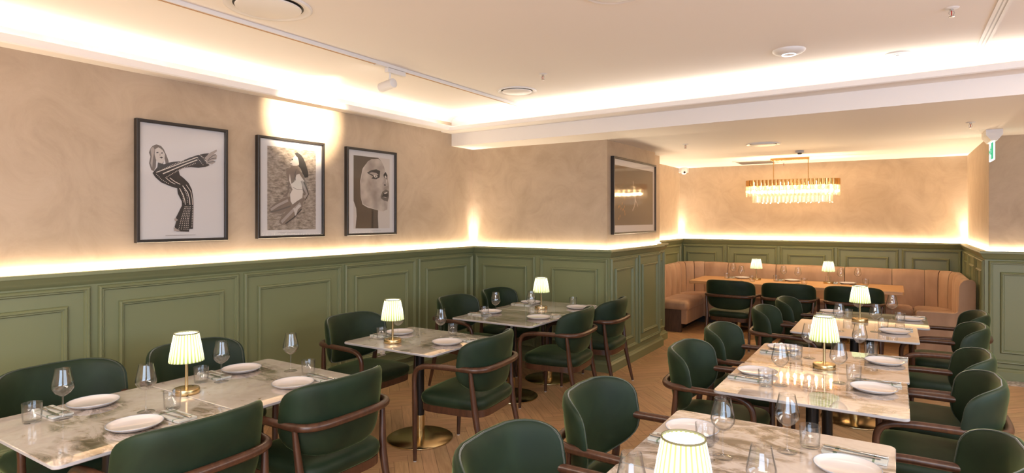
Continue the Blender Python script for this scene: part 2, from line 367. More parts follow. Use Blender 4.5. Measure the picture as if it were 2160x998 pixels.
def dado(name, a, b, panels, no=(0, 0)):
    """a->b along the face, outward to the right of travel; panels: list of (s0,s1,i0,i1)"""
    a3, b3 = Vector((*a, 0)), Vector((*b, 0)); u = (b3-a3); u.normalize(); nr = Vector((u.y, -u.x, 0)); a3 += u*.001; b3 -= u*.001
    mb = MB(); q = [a3, b3, b3-nr*.05, a3-nr*.05]; mb.loft([[p for p in q], [p+Vector((0, 0, 1.25)) for p in q]])
    for s0, s1, i0, i1 in panels:
        frame_mold(mb, a3, u, nr, s0, s1, .165, 1.222, 1.0)
        frame_mold(mb, a3, u, nr, i0, i1, .27, 1.108, .95)
    return struct(mb, name, M['paint'], smooth=30)
Y0 = -2.95
ps = []
for k in range(9):
    y1 = 6.0-1.045*k; y0 = y1-1.0
    ps.append((y0-Y0, y1-Y0, y0-Y0+.125, y1-Y0-.125))
ps = [p for p in ps if p[0] > .05]
dado('trim_2', (-4.41, Y0), (-4.41, 6.03), ps)
dado('trim_3', (-4.41, 6.03), (-2.60, 6.03), [(.035, .885, .145, .77), (.95, 1.79, 1.10, 1.67)])
dado('trim_4', (-2.60, 6.03), (-2.60, 7.68), [(.02, .80, .14, .67), (.86, 1.61, .97, 1.52)])
dado('trim_5', (-2.60, 7.68), (-2.70, 7.68), [])
dado('trim_6', (-2.70, 7.68), (-2.70, 8.15), [(.04, .43, .13, .34)])
dado('trim_7', (-2.70, 8.15), (-3.08, 8.15), [])
dado('trim_8', (-3.08, 8.15), (-3.08, 10.20), [(.03, .95, .15, .83), (1.0, 1.98, 1.12, 1.86)])
dado('trim_9', (-3.08, 10.20), (.78, 10.20), [(.03, .71, .10, .58), (.75, 1.51, .86, 1.38), (1.55, 2.30, 1.66, 2.18), (2.34, 3.11, 2.45, 2.99), (3.15, 3.83, 3.27, 3.70)])
dado('trim_10', (.78, 10.20), (.78, 7.95), [(.03, .72, .14, .60), (.76, 1.46, .88, 1.34), (1.50, 2.22, 1.62, 2.10)])
dado('trim_11', (.78, 7.95), (3.35, 7.95), [(.03, 1.0, .125, .88), (1.04, 2.05, 1.16, 1.93)])

# LED tape lying in the ledge behind the dado cap, and the same line's light
seg = [((-4.451, -2.9), (-4.451, 6.07), (1, 0)), ((-4.451, 6.071), (-2.64, 6.071), (0, -1)), ((-2.641, 6.07), (-2.641, 7.66), (1, 0)),
       ((-2.741, 7.70), (-2.741, 8.12), (1, 0)), ((-3.121, 8.15), (-3.121, 10.26), (1, 0)), ((-3.12, 10.261), (.81, 10.261), (0, -1)),
       ((.811, 10.26), (.811, 7.99), (-1, 0)), ((.81, 7.991), (3.3, 7.991), (0, -1))]
KS = [1.0, .8, .8, 1.1, 1.5, 1.5, 1.4, .8]
for (a, b, nr), k in zip(seg, KS):
    ln = math.hypot(b[0]-a[0], b[1]-a[1]); c = ((a[0]+b[0])/2, (a[1]+b[1])/2, HD+.009)
    mb = MB(); w = .005
    x0, x1 = min(a[0], b[0]), max(a[0], b[0]); y0, y1 = min(a[1], b[1]), max(a[1], b[1])
    if x1-x0 < .001: mb.box((x0-w, y0, HD+.0005), (x0+w, y1, HD+.006))
    else: mb.box((x0, y0-w, HD+.0005), (x1, y0+w, HD+.006))
    t = mb.build('led_strip', M['led'])
    tag(t, {0: 'long warm LED strip along the left wall dado ledge', 1: 'warm LED strip on the dado ledge of the corner wall beside the pillar', 2: 'warm LED strip on the pillar ledge under the landscape picture',
            3: 'short warm LED strip on the set-back ledge behind the pillar', 4: 'warm LED strip on the left ledge of the booth alcove', 5: 'long warm LED strip on the ledge behind the tan booth',
            6: 'warm LED strip on the right ledge of the booth alcove', 7: 'warm LED strip on the ledge of the far right wall by the exit sign'}[seg.index((a, b, nr))], 'light strip')
    area('led_light', c, (ln, .020), (nr[0]*.04, nr[1]*.04, 1), K_DADO*k*ln, WARM, xdir=(b[0]-a[0], b[1]-a[1], 0))
for (x, y), (dx, dy) in [((-4.42, 6.04), (1, -1)), ((-3.09, 10.22), (1, -1)), ((.78, 10.22), (-1, -1))]:
    area('led_corner_light', (x, y, HD+.012), (.04, .04), (-dx*.05, -dy*.05, 1), K_CORNER, WARM2, 44)

# ------------------------------------------------------------------ ceilings, beam and light coves
mb = MB(); mb.box((-4.6, -3.1, ZC), (3.55, 8.2, ZC+.1)); struct(mb, 'ceiling', M['ceiling'])
def yb(x): return 5.655-.046*(x+4.46)
mb = MB()
poly = [(-4.6, yb(-4.6)), (3.55, yb(3.55)), (3.55, 10.42), (-4.6, 10.42)]
mb.loft([[(x, y, ZL) for x, y in poly], [(x, y, ZC+.02) for x, y in poly]]); struct(mb, 'ceiling_lower', M['ceiling'])
# projecting lips that hide the cove light
mb = MB(); LF, LB = -.20, 0
pr = [(.01, 2.665), (-.19, 2.665), (-.20, 2.672), (-.20, 2.712), (-.17, 2.722), (-.165, 2.70), (.01, 2.70)]
mb.loft([[(x, yb(x)+d, z) for d, z in pr] for x in (-4.46, 3.4)]); struct(mb, 'trim_12', M['ceiling'], smooth=30)
mb = MB(); pr = [(-4.47, 2.675), (-4.335, 2.675), (-4.325, 2.683), (-4.325, 2.728), (-4.345, 2.735), (-4.35, 2.705), (-4.47, 2.705)]
mb.loft([[(x, y, z) for x, z in pr] for y in (-3.0, yb(-4.4)-.01)]); struct(mb, 'trim_13', M['ceiling'], smooth=30)
mb = MB(); pr = [(-4.46, 2.86), (-4.40, 2.86), (-4.40, 2.852), (-4.43, 2.846), (-4.455, 2.82), (-4.46, 2.80)]
mb.loft([[(x, y, z) for x, z in pr] for y in (-3.0, yb(-4.4))]); struct(mb, 'trim_14', M['ceiling'], smooth=30)
mb = MB(); mb.box((-4.44, -2.9, 2.7052), (-4.42, 5.4, 2.709)); tag(mb.build('cove_light', M['ledc']), 'concealed warm light strip in the ceiling cove along the left wall', 'light strip')
area('cove_glow', (-4.39, 1.3, 2.712), (8.2, .06), (.3, 0, 1), K_COVE*8.2, WARM2, xdir=(0, 1, 0))
mb = MB(); mb.loft([[(x, yb(x)+d, z) for d, z in ((-.05, 2.702), (-.03, 2.702), (-.03, 2.710), (-.05, 2.710))] for x in (-4.2, 3.3)])
tag(mb.build('cove_light', M['ledc']), 'concealed warm light strip in the ceiling cove along the beam', 'light strip')
area('cove_glow', (-.5, yb(-.5)-.11, 2.712), (7.6, .06), (0, -.3, 1), K_COVE*7.6, WARM2, xdir=(1, -.046, 0))

# ------------------------------------------------------------------ ceiling fittings
def diffuser(c, z, r, label):
    t = empty('air_vent', (c[0], c[1], z)); tag(t, label, 'vent', 'round ceiling air vents')
    mb = MB(); mb.lathe([(r, 0), (r, -.006), (r*.97, -.012), (r*.90, -.010), (r*.84, .0), (r*.80, -.001)], 48); mb.build('vent_ring', M['white'], t, 50)
    mb = MB(); mb.lathe([(r*.82, -.0005), (r*.60, -.0008)], 48); mb.build('vent_gap', M['dark'], t)
    mb = MB(); mb.lathe([(.001, -.022), (r*.66, -.020), (r*.74, -.015), (r*.755, -.009), (r*.70, -.004)], 48); mb.build('vent_plate', M['white'], t, 40)
diffuser((-2.99, 2.13), ZC, .235, 'large round white air vent in the ceiling beside the track, nearest the camera')
diffuser((-3.0, 4.79), ZC, .185, 'round white ceiling air vent beyond the end of the track')
diffuser((-1.25, 2.97), ZC, .17, 'round white ceiling vent cut by the top edge of the photo')
diffuser((-1.29, 7.40), ZL, .185, 'round ceiling vent in the lower ceiling in front of the chandelier')
def sprinkler(c, z, label):
    t = empty('sprinkler', (c[0], c[1], z)); tag(t, label, 'sprinkler', 'ceiling sprinklers')
    mb = MB(); mb.lathe([(.001, -.008), (.030, -.007), (.038, 0)], 24); mb.build('escutcheon', M['white'], t, 50)
    mb = MB(); mb.lathe([(.010, -.006), (.010, -.018), (.005, -.018)], 12)
    for s in (-1, 1): mb.tube([(s*.008, 0, -.016), (s*.013, 0, -.028), (s*.009, 0, -.042), (0, 0, -.048)], .0022, 6)
    mb.lathe([(.001, -.048), (.015, -.048), (.015, -.051), (.001, -.052)], 16); mb.build('sprinkler_head', M['steel'], t, 40)
    mb = MB(); mb.tube([(0, 0, -.018), (0, 0, -.044)], .0028, 8); mb.build('bulb', M['red'], t)
sprinkler((-2.47, 4.35), ZC, 'ceiling sprinkler to the right of the vent beyond the track')
sprinkler((.267, 4.24), ZC, 'ceiling sprinkler beside the recessed slot at the top right')
sprinkler((-2.05, 6.94), ZL, 'small sprinkler on the lower ceiling just right of the pillar')
sprinkler((.561, 6.74), ZL, 'sprinkler on the lower ceiling beside the exit sign')
sprinkler((-1.456, 10.05), ZL, 'farthest sprinkler, behind the chandelier near the back wall')
t = empty('access_point', (-.644, 4.681, ZC)); tag(t, 'white domed wireless access point with a glowing ring on the ceiling', 'wireless access point')
mb = MB(); mb.lathe([(.11, 0), (.108, -.008), (.09, -.022), (.055, -.032), (.001, -.035)], 40); mb.build('dome', M['white'], t, 60)
mb = MB(); mb.lathe([(.042, -.0336), (.042, -.036), (.047, -.035), (.047, -.0325)], 40); mb.build('status_ring', M['ring'], t)
t = empty('smoke_detector', (.009, 5.2, ZC)); tag(t, 'flat round white ceiling speaker disc right of the domed access point', 'ceiling disc')
mb = MB(); mb.lathe([(.08, 0), (.08, -.004), (.074, -.009), (.04, -.009), (.038, -.012), (.001, -.012)], 36); mb.build('disc', M['white'], t, 40)
mb = MB(); mb.lathe([(.012, -.0118), (.010, -.016), (.001, -.017)], 12); mb.build('sensor', M['grey'], t, 40)
t = empty('smoke_detector', (-1.03, 8.40, ZL)); tag(t, 'small domed smoke detector on the lower ceiling above the chandelier mount', 'smoke detector')
mb = MB(); mb.lathe([(.052, 0), (.052, -.018), (.045, -.028), (.001, -.030)], 28); mb.build('detector_base', M['grey'], t, 40)
mb = MB(); mb.lathe([(.026, -.029), (.024, -.046), (.001, -.048)], 20); mb.build('sensor', M['dark'], t, 40)
# square return-air grille
t = empty('air_grille', (-1.80, 9.72, ZL)); tag(t, 'square air grille in the alcove ceiling left of the chandelier', 'vent')
mb = MB()
for a, b in (((-.28, -.28), (.28, -.25)), ((-.28, .25), (.28, .28)), ((-.28, -.25), (-.25, .25)), ((.25, -.25), (.28, .25))): mb.box((*a, -.012), (*b, 0))
mb.build('grille_frame', M['white'], t)
mb = MB()
for k in range(16):
    y = -.24+k*.032; mb.add([(-.25, y, -.010), (.25, y, -.010), (.25, y+.022, -.002), (-.25, y+.022, -.002)], [(0, 1, 2, 3)])
mb.build('grille_blades', M['ceiling'], t)
mb = MB(); mb.box((-.25, -.25, -.0015), (.25, .25, -.0005)); mb.build('grille_back', mat('grille_shadow', (.35, .30, .26), .7), t)
# dome camera in the alcove corner
t = empty('security_camera', (-3.03, 10.17, 2.46)); tag(t, 'small white dome security camera in the upper left corner of the alcove', 'camera')
mb = MB(); mb.box((-.10, .03, -.02), (.05, .10, .06)); mb.lathe([(.055, .059), (.058, .03), (.055, .01), (.05, 0)], 24); mb.build('mount', M['white'], t, 40)
mb = MB(); mb.lathe([(.05, 0), (.045, -.028), (.028, -.05), (.001, -.056)], 24); mb.build('camera_ball', M['white'], t, 60)
mb = MB(); mb.lathe([(.001, .006), (.014, .004), (.018, 0), (.018, -.01)], 16)
for i, v in enumerate(mb.v): mb.v[i] = Vector((v.x+.022, -v.z-.046, v.y-.022))
mb.build('lens', M['dark'], t)
# exit sign
t = empty('exit_sign', (.80, 7.56, ZL)); tag(t, 'lit hanging exit sign with a green running figure by the far right wall', 'exit sign')
mb = MB(); mb.loft([[(x, y, z) for x, z in ((-.065, 0), (.065, 0), (.065, -.05), (.025, -.105), (-.025, -.105), (-.065, -.05))] for y in (-.17, .19)]); mb.build('housing', M['white'], t)
mb = MB(); mb.box((-.006, -.155, -.29), (.006, .175, -.105)); mb.build('sign_panel', M['exitw'], t)
mb = MB()
def px(s, z): return (-.0075, .01-s, -.1975+z)
def q(poly, h0=-.0066, h1=-.0085):
    for sg in (1, -1): mb.prism(poly, lambda a, b, h: (h*sg, .01+a, -.1975+b), h0, h1)
q([(-.15, -.08), (-.02, -.08), (-.02, .08), (-.15, .08)])          # door block
q([(.06, .055), (.075, .062), (.085, .05), (.078, .036), (.062, .038)])
q([(.02, .035), (.062, .032), (.075, .0), (.055, -.02), (.085, -.075), (.068, -.078), (.035, -.02), (.01, -.03), (-.012, -.028), (-.012, -.016), (.012, -.014), (.03, .018), (.005, .012), (.0, .024)])
q([(.10, -.012), (.13, -.012), (.13, -.03), (.155, 0), (.13, .03), (.13, .012), (.10, .012)])
mb.build('pictogram', M['exitg'], t)
# track with a spotlight
t = empty('ceiling_track', (-3.335, 0, ZC)); tag(t, 'long white lighting track on the ceiling parallel to the left wall', 'lighting track')
mb = MB(); mb.box((-.019, -2.2, -.026), (.019, 5.43, 0)); mb.build('rail', M['white'], t, bevel=.003)
mb = MB(); mb.box((-.009, -2.2, -.0268), (-.002, 3.3, -.0255)); mb.box((.003, -2.2, -.0268), (.008, 3.3, -.0255)); mb.box((-.009, 3.46, -.0268), (-.002, 5.36, -.0255)); mb.box((.003, 3.46, -.0268), (.008, 5.36, -.0255)); mb.build('track_groove', M['orange'], t)
mb = MB(); mb.box((-.0205, 3.3, -.029), (.0205, 3.42, 0)); mb.build('connector', M['white'], t)
SY = 3.50
t = empty('track_spotlight', (-3.335, SY, ZC-.029)); tag(t, 'white cylindrical spotlight clipped to the track, aimed at the pictures', 'spotlight')
mb = MB(); mb.box((-.018, -.085, -.034), (.018, .115, 0)); mb.build('adapter', M['white'], t, bevel=.002)
aim = Vector((-4.44-(-3.335), 3.58-SY, 2.56-(ZC-.16))).normalized(); hc = Vector((-.02, -.045, -.125))
mb = MB(); mb.tube([(0, -.045, -.03), (0, -.045, -.085)], .008, 10); mb.tube([(0, -.045, -.075), (-.004, -.045, -.105)], .012, 10); mb.build('stem', M['white'], t, 40)
a0, a1 = hc-aim*.065, hc+aim*.085
mb = MB(); mb.tube([a0, a0+aim*.002, a1-aim*.001, a1], [.034, .0365, .0365, .034], 28); mb.build('lamp_head', M['white'], t, 40)
mb = MB(); mb.tube([a1-aim*.001, a1+aim*.0012], .030, 24); mb.build('lens', M['spotface'], t)
sl = bpy.data.lights.new('spot_beam', 'SPOT'); sl.energy = K_SPOT; sl.color = (1, .80, .55); sl.spot_size = math.radians(52); sl.spot_blend = 1.0; sl.shadow_soft_size = .025
so = bpy.data.objects.new('spot_beam', sl); COL.objects.link(so); so.parent = t; so.location = a1+aim*.01; so.rotation_euler = aim.to_track_quat('-Z', 'Y').to_euler()
# recessed slot at the top right
t = empty('linear_slot', (.505, 0, ZC)); t.rotation_euler = (0, 0, 0); tag(t, 'narrow white recessed track slot in the ceiling at the top right', 'lighting track')
mb = MB(); mb.box((-.032, -2, -.006), (-.014, 5.36, 0)); mb.box((.014, -2, -.006), (.032, 5.36, 0)); mb.box((-.032, 5.36, -.006), (.032, 5.38, 0)); mb.build('slot_frame', M['white'], t)
mb = MB(); mb.box((-.014, -2, -.003), (.014, 5.36, -.0005)); mb.build('slot_insert', M['grey'], t)
mb = MB(); mb.box((-.006, -2, -.0045), (.006, 5.28, -.003)); mb.build('conductor', M['white'], t)

# ------------------------------------------------------------------ framed pictures
def picture(name_label, org, u, nrm, w, h, mw, area_poly, layers, group='framed photographs on the left wall', pane=True):
    t = empty('framed_picture', org); tag(t, name_label, 'picture', group)
    u, nr = Vector(u), Vector(nrm)
    def P(s, z, d): return u*s+Vector((0, 0, z))+nr*d
    fw = .022; mb = MB()
    cs = [(0, 0, 1, 1), (w, 0, -1, 1), (w, h, -1, -1), (0, h, 1, -1)]
    rings = [[P(s+a*d, z+b*d, e) for d, e in ((0, 0), (0, .038), (.003, .041), (fw-.003, .041), (fw, .038), (fw, 0))] for s, z, a, b in cs]
    rings.append(rings[0]); mb.loft(rings, cap=False); mb.build('frame', M['blackframe'], t, 30)
    mb = MB(); mb.prism([(fw, fw), (w-fw, fw), (w-fw, h-fw), (fw, h-fw)], P, .001, .018); mb.build('mount_board', M['paper'], t)
    mb = MB(); mats = []
    def layer(poly, mt, k):
        if mt not in mats: mats.append(mt)
        mb.cur = mats.index(mt); mb.prism(poly, P, .0184+k*.0004, .0186+k*.0004)
    for k, (poly, mt) in enumerate([(area_poly, layers[0])]+layers[1:]): layer(poly, mt, min(k, 24))
    mb.build('print', [M[x] for x in mats], t)
    if pane:
        mb = MB(); q4 = [P(fw, fw, .034), P(w-fw, fw, .034), P(w-fw, h-fw, .034), P(fw, h-fw, .034)]; mb.add(q4, [(0, 1, 2, 3)]); mb.build('glazing', M['pane'], t)
    return t
def stroke(pts, w):
    """thin strip polygon along a polyline"""
    a, b = [], []
    for i, p in enumerate(pts):
        q0, q1 = pts[max(i-1, 0)], pts[min(i+1, len(pts)-1)]; dx, dy = q1[0]-q0[0], q1[1]-q0[1]; l = math.hypot(dx, dy) or 1
        nx, ny = -dy/l*w/2, dx/l*w/2; a.append((p[0]+nx, p[1]+ny)); b.append((p[0]-nx, p[1]-ny))
    return a+b[::-1]
def resample(pts, step):
    out = []
    for (x0, y0), (x1, y1) in zip(pts, pts[1:]):
        l = math.hypot(x1-x0, y1-y0); n = max(1, int(l/step)); out += [(x0+(x1-x0)*k/n, y0+(y1-y0)*k/n) for k in range(n)]
    return out
def dots(pts, step, r):
    r *= 1.5
    return [[(x-r, y-r), (x+r, y-r), (x+r, y+r), (x-r, y+r)] for x, y in resample(pts, step)]
hair = [(0.1, 0.664), (0.114, 0.684), (0.141, 0.698), (0.173, 0.69), (0.192, 0.668), (0.211, 0.627), (0.225, 0.59), (0.23, 0.552), (0.206, 0.56), (0.197, 0.607), (0.187, 0.558), (0.155, 0.575), (0.141, 0.602), (0.137, 0.535), (0.123, 0.506), (0.105, 0.514), (0.091, 0.56), (0.1, 0.608), (0.09, 0.635)]
face = [(0.132, 0.662), (0.155, 0.679), (0.183, 0.662), (0.2, 0.635), (0.197, 0.592), (0.178, 0.559), (0.155, 0.563), (0.137, 0.592), (0.128, 0.629)]
suit = [(0.123, 0.506), (0.146, 0.536), (0.15, 0.57), (0.192, 0.56), (0.23, 0.576), (0.258, 0.583), (0.316, 0.592), (0.376, 0.622), (0.436, 0.647), (0.493, 0.664), (0.53, 0.671), (0.498, 0.632), (0.504, 0.602), (0.535, 0.579), (0.498, 0.562), (0.447, 0.553), (0.386, 0.553), (0.336, 0.545), (0.297, 0.523), (0.306, 0.489), (0.336, 0.467), (0.371, 0.434), (0.396, 0.386), (0.406, 0.317), (0.408, 0.257), (0.406, 0.168), (0.404, 0.093), (0.376, 0.091), (0.374, 0.071), (0.282, 0.075), (0.268, 0.11), (0.282, 0.158), (0.273, 0.168), (0.297, 0.216), (0.321, 0.265), (0.321, 0.295), (0.292, 0.352), (0.287, 0.391), (0.239, 0.403), (0.173, 0.429), (0.132, 0.464), (0.114, 0.492)]
hand = [(0.493, 0.632), (0.541, 0.677), (0.589, 0.704), (0.592, 0.692), (0.567, 0.669), (0.592, 0.661), (0.589, 0.63), (0.562, 0.617), (0.584, 0.609), (0.551, 0.586), (0.519, 0.591), (0.504, 0.612)]
LA = ['paper', (hair, 'inkmid'), (face, 'skin2'), ([(.10, .66), (.118, .68), (.128, .66), (.118, .60), (.112, .53), (.10, .56), (.108, .61)], 'skin'),
      ([(.139, .641), (.153, .646), (.155, .639), (.142, .635)], 'ink'), ([(.172, .642), (.184, .645), (.186, .638), (.174, .635)], 'ink'), ([(.160, .608), (.175, .614), (.187, .608), (.175, .600)], 'ink'),
      ([(.162, .635), (.168, .635), (.168, .618), (.160, .618)], 'skin'), (suit, 'ink'), (hand, 'skin'),
      (stroke([(.52, .62), (.56, .655), (.585, .665)], .004), 'ink'), (stroke([(.515, .61), (.55, .63), (.585, .638)], .004), 'ink'), (stroke([(.52, .60), (.55, .605), (.575, .61)], .004), 'ink'),
      ([(.26, .105), (.282, .095), (.311, .075), (.264, .079)], 'skin'), ([(.263, .168), (.277, .172), (.292, .158), (.27, .15)], 'skin')]
for p, w in (([(0.137, 0.498), (0.239, 0.543), (0.336, 0.587), (0.436, 0.632)], .006), ([(0.183, 0.491), (0.268, 0.533), (0.356, 0.576), (0.436, 0.612)], .007),
             ([(0.324, 0.412), (0.361, 0.365), (0.376, 0.316), (0.379, 0.271)], .006), ([(0.302, 0.392), (0.328, 0.344), (0.34, 0.305), (0.344, 0.271)], .005),
             ([(0.35, 0.42), (0.385, 0.37), (0.395, 0.316), (0.397, 0.271)], .004), ([(0.23, 0.465), (0.268, 0.438), (0.306, 0.421)], .005), ([(0.20, 0.465), (0.238, 0.435), (0.27, 0.421)], .004)):
    LA.append((stroke(p, w), 'cream'))
for p in ([(0.341, 0.256), (0.311, 0.158), (0.292, 0.08)], [(0.361, 0.256), (0.341, 0.158), (0.331, 0.078)], [(0.381, 0.257), (0.366, 0.158), (0.361, 0.077)], [(0.398, 0.257), (0.394, 0.158), (0.391, 0.096)],
          [(0.35, 0.256), (0.326, 0.158), (0.311, 0.08)], [(0.371, 0.256), (0.355, 0.158), (0.346, 0.078)],
          [(0.467, 0.64), (0.498, 0.612), (0.514, 0.578)], [(0.436, 0.627), (0.467, 0.589), (0.488, 0.566)], [(0.137, 0.484), (0.173, 0.448), (0.23, 0.417)], [(0.16, 0.51), (0.25, 0.56), (0.34, 0.60)],
          [(0.21, 0.47), (0.30, 0.53), (0.43, 0.59)], [(0.31, 0.37), (0.325, 0.33), (0.33, 0.28)], [(0.335, 0.39), (0.355, 0.34), (0.36, 0.28)], [(.45, .65), (.48, .63), (.50, .60)]):
    for d_ in dots(p, .012, .0018): LA.append((d_, 'cream'))
for k in range(46): LA.append(([(.20+k*.0048, .046), (.2035+k*.0048, .046), (.2035+k*.0048, .0485), (.20+k*.0048, .0485)], 'inkmid'))
picture('tall framed black and white photo of a person leaning in a dark studded suit', (-4.459, 2.112, 1.49), (0, 1, 0), (1, 0, 0), .675, .866, .0,
        [(.0225, .0225), (.6525, .0225), (.6525, .8435), (.0225, .8435)], LA)
hair2 = [(0.372, 0.739), (0.401, 0.749), (0.438, 0.73), (0.468, 0.697), (0.492, 0.648), (0.517, 0.579), (0.517, 0.538), (0.48, 0.531), (0.456, 0.565), (0.438, 0.604), (0.413, 0.627), (0.419, 0.653), (0.407, 0.672), (0.389, 0.715)]
face2 = [(0.378, 0.719), (0.401, 0.706), (0.413, 0.672), (0.417, 0.642), (0.395, 0.631), (0.354, 0.628), (0.33, 0.636), (0.322, 0.655), (0.339, 0.671), (0.348, 0.695)]
body2 = [(0.342, 0.627), (0.413, 0.637), (0.407, 0.602), (0.438, 0.579), (0.462, 0.545), (0.492, 0.496), (0.523, 0.385), (0.492, 0.344), (0.431, 0.282), (0.389, 0.241), (0.419, 0.201), (0.366, 0.186), (0.354, 0.251), (0.407, 0.291), (0.48, 0.374), (0.444, 0.443), (0.419, 0.482), (0.395, 0.491), (0.348, 0.479), (0.319, 0.457), (0.313, 0.398), (0.29, 0.358), (0.244, 0.347), (0.295, 0.397), (0.307, 0.486), (0.284, 0.554), (0.284, 0.583), (0.313, 0.595)]
suit2 = [(0.319, 0.556), (0.336, 0.468), (0.366, 0.489), (0.389, 0.551), (0.419, 0.562), (0.474, 0.495), (0.444, 0.483), (0.456, 0.403), (0.45, 0.353), (0.348, 0.29), (0.327, 0.319), (0.322, 0.379), (0.348, 0.419), (0.313, 0.497)]
thA = [(0.324, 0.359), (0.244, 0.337), (0.165, 0.291), (0.116, 0.247), (0.116, 0.219), (0.16, 0.208), (0.255, 0.215), (0.336, 0.26), (0.342, 0.29)]
thB = [(0.45, 0.343), (0.395, 0.321), (0.313, 0.26), (0.232, 0.181), (0.212, 0.132), (0.238, 0.111), (0.29, 0.117), (0.372, 0.171), (0.444, 0.242), (0.456, 0.292)]
LB2 = ['sand', (hair2, 'ink'), (thA, 'limb'), (stroke([(.13, .222), (.20, .235), (.33, .275)], .012), 'inkmid'), (body2, 'limb'), (face2, 'skin2'), ([(.34, .69), (.352, .69), (.352, .675), (.34, .675)], 'ink'),
       (stroke([(.325, .645), (.345, .642)], .005), 'ink'), (suit2, 'cream'), (stroke([(.35, .44), (.40, .42), (.45, .425)], .006), 'skin'), (thB, 'limb'),
       (stroke([(.235, .135), (.28, .175), (.36, .245), (.43, .30)], .026), 'skin'), (stroke([(.275, .122), (.36, .175), (.44, .25)], .010), 'ink'), (stroke([(.13, .24), (.20, .28), (.30, .325)], .022), 'skin'), (stroke([(.44, .50), (.475, .43), (.50, .385), (.47, .35)], .022), 'skin'), (stroke([(.462, .50), (.50, .43), (.515, .385), (.48, .33)], .006), 'ink'),
       ([(.44, .28), (.40, .245), (.385, .20), (.372, .19), (.366, .22), (.35, .26), (.372, .255), (.41, .29)], 'skin2'), (stroke([(.375, .50), (.37, .555), (.385, .60)], .006), 'inkmid')]
for k in range(52): LB2.append(([(.20+k*.0048, .046), (.2035+k*.0048, .046), (.2035+k*.0048, .0480), (.20+k*.0048, .0480)], 'inkmid'))
picture('framed photo of a person kneeling on sand in a pale swimsuit, under the bright spotlight', (-4.459, 3.05, 1.493), (0, 1, 0), (1, 0, 0), .687, .857, 0,
        [(.10, .069), (.60, .069), (.60, .778), (.10, .778)], LB2)
hood = [(0.098, 0.783), (0.427, 0.783), (0.468, 0.757), (0.293, 0.743), (0.215, 0.66), (0.183, 0.533), (0.189, 0.381), (0.215, 0.305), (0.28, 0.277), (0.427, 0.25), (0.424, 0.191), (0.431, 0.067), (0.123, 0.071), (0.138, 0.19), (0.132, 0.265), (0.098, 0.34)]
face3 = [(0.333, 0.763), (0.427, 0.775), (0.475, 0.752), (0.51, 0.7), (0.531, 0.642), (0.559, 0.613), (0.566, 0.563), (0.581, 0.524), (0.583, 0.474), (0.566, 0.352), (0.559, 0.261), (0.496, 0.239), (0.427, 0.25), (0.319, 0.278), (0.228, 0.305), (0.189, 0.381), (0.186, 0.486), (0.208, 0.611), (0.241, 0.681), (0.28, 0.732)]
L3 = ['skin2', (hood, 'inkbrown'), (face3, 'facetone'), ([(0.273, 0.623), (0.333, 0.653), (0.4, 0.665), (0.454, 0.652), (0.448, 0.587), (0.4, 0.564), (0.333, 0.568), (0.359, 0.591), (0.306, 0.608)], 'ink'),
      ([(.30, .620), (.34, .632), (.40, .628), (.43, .612), (.40, .60), (.355, .605), (.33, .615)], 'skin'), ([(0.359, 0.601), (0.393, 0.608), (0.42, 0.59), (0.386, 0.575)], 'cream'), ([(.385, .603), (.398, .603), (.40, .582), (.388, .580)], 'ink'),
      ([(0.503, 0.62), (0.531, 0.647), (0.559, 0.613), (0.552, 0.568), (0.524, 0.581), (0.503, 0.6)], 'ink'), ([(.515, .603), (.53, .61), (.545, .59), (.53, .582)], 'cream'),
      ([(0.482, 0.529), (0.51, 0.555), (0.552, 0.543), (0.559, 0.503), (0.524, 0.496), (0.496, 0.5)], 'skin'), ([(.505, .515), (.525, .52), (.535, .508), (.515, .502)], 'ink'), ([(.53, .60), (.548, .56), (.55, .52), (.535, .545)], 'skin2'),
      ([(0.457, 0.389), (0.482, 0.44), (0.531, 0.466), (0.578, 0.453), (0.578, 0.393), (0.559, 0.342), (0.51, 0.351), (0.468, 0.37)], 'inkmid'), ([(0.479, 0.395), (0.503, 0.43), (0.559, 0.442), (0.566, 0.407), (0.545, 0.372), (0.496, 0.378)], 'ink'),
      ([(0.507, 0.429), (0.552, 0.44), (0.555, 0.43), (0.513, 0.419)], 'cream'), ([(.49, .385), (.54, .376), (.545, .384), (.50, .392)], 'skin'), ([(.345, .25), (.345, .07), (.355, .07), (.355, .25)], 'ink')]
for k in range(34): L3.append(([(.33+k*.0038, .046), (.3325+k*.0038, .046), (.3325+k*.0038, .0480), (.33+k*.0038, .0480)], 'inkmid'))
picture('framed close-up photo of a hooded face with dark eye make-up and open mouth', (-4.459, 4.003, 1.493), (0, 1, 0), (1, 0, 0), .681, .857, 0,
        [(.098, .067), (.593, .067), (.593, .785), (.098, .785)], L3)
L4 = ['inkbrown', ([(.62, .33), (.66, .45), (.68, .40), (.72, .33), (.66, .36)], 'inkmid'), (stroke([(.62, .62), (.64, .50), (.70, .40), (.78, .32)], .012), 'skin'), (stroke([(.70, .40), (.66, .32), (.60, .27)], .02), 'skin')]
for k in range(14):
    x, y = .14+random.random()*.22, .14+random.random()*.28; L4.append(([(x, y), (x+.012, y+.006), (x+.016, y+.03), (x+.002, y+.024)], 'orange'))
picture('wide framed dark brown picture on the pillar, its glass reflecting the chandelier', (-2.649, 6.175, 1.483), (0, 1, 0), (1, 0, 0), 1.383, .865, 0,
        [(.07, .10), (1.31, .10), (1.31, .775), (.07, .775)], L4, group=None)

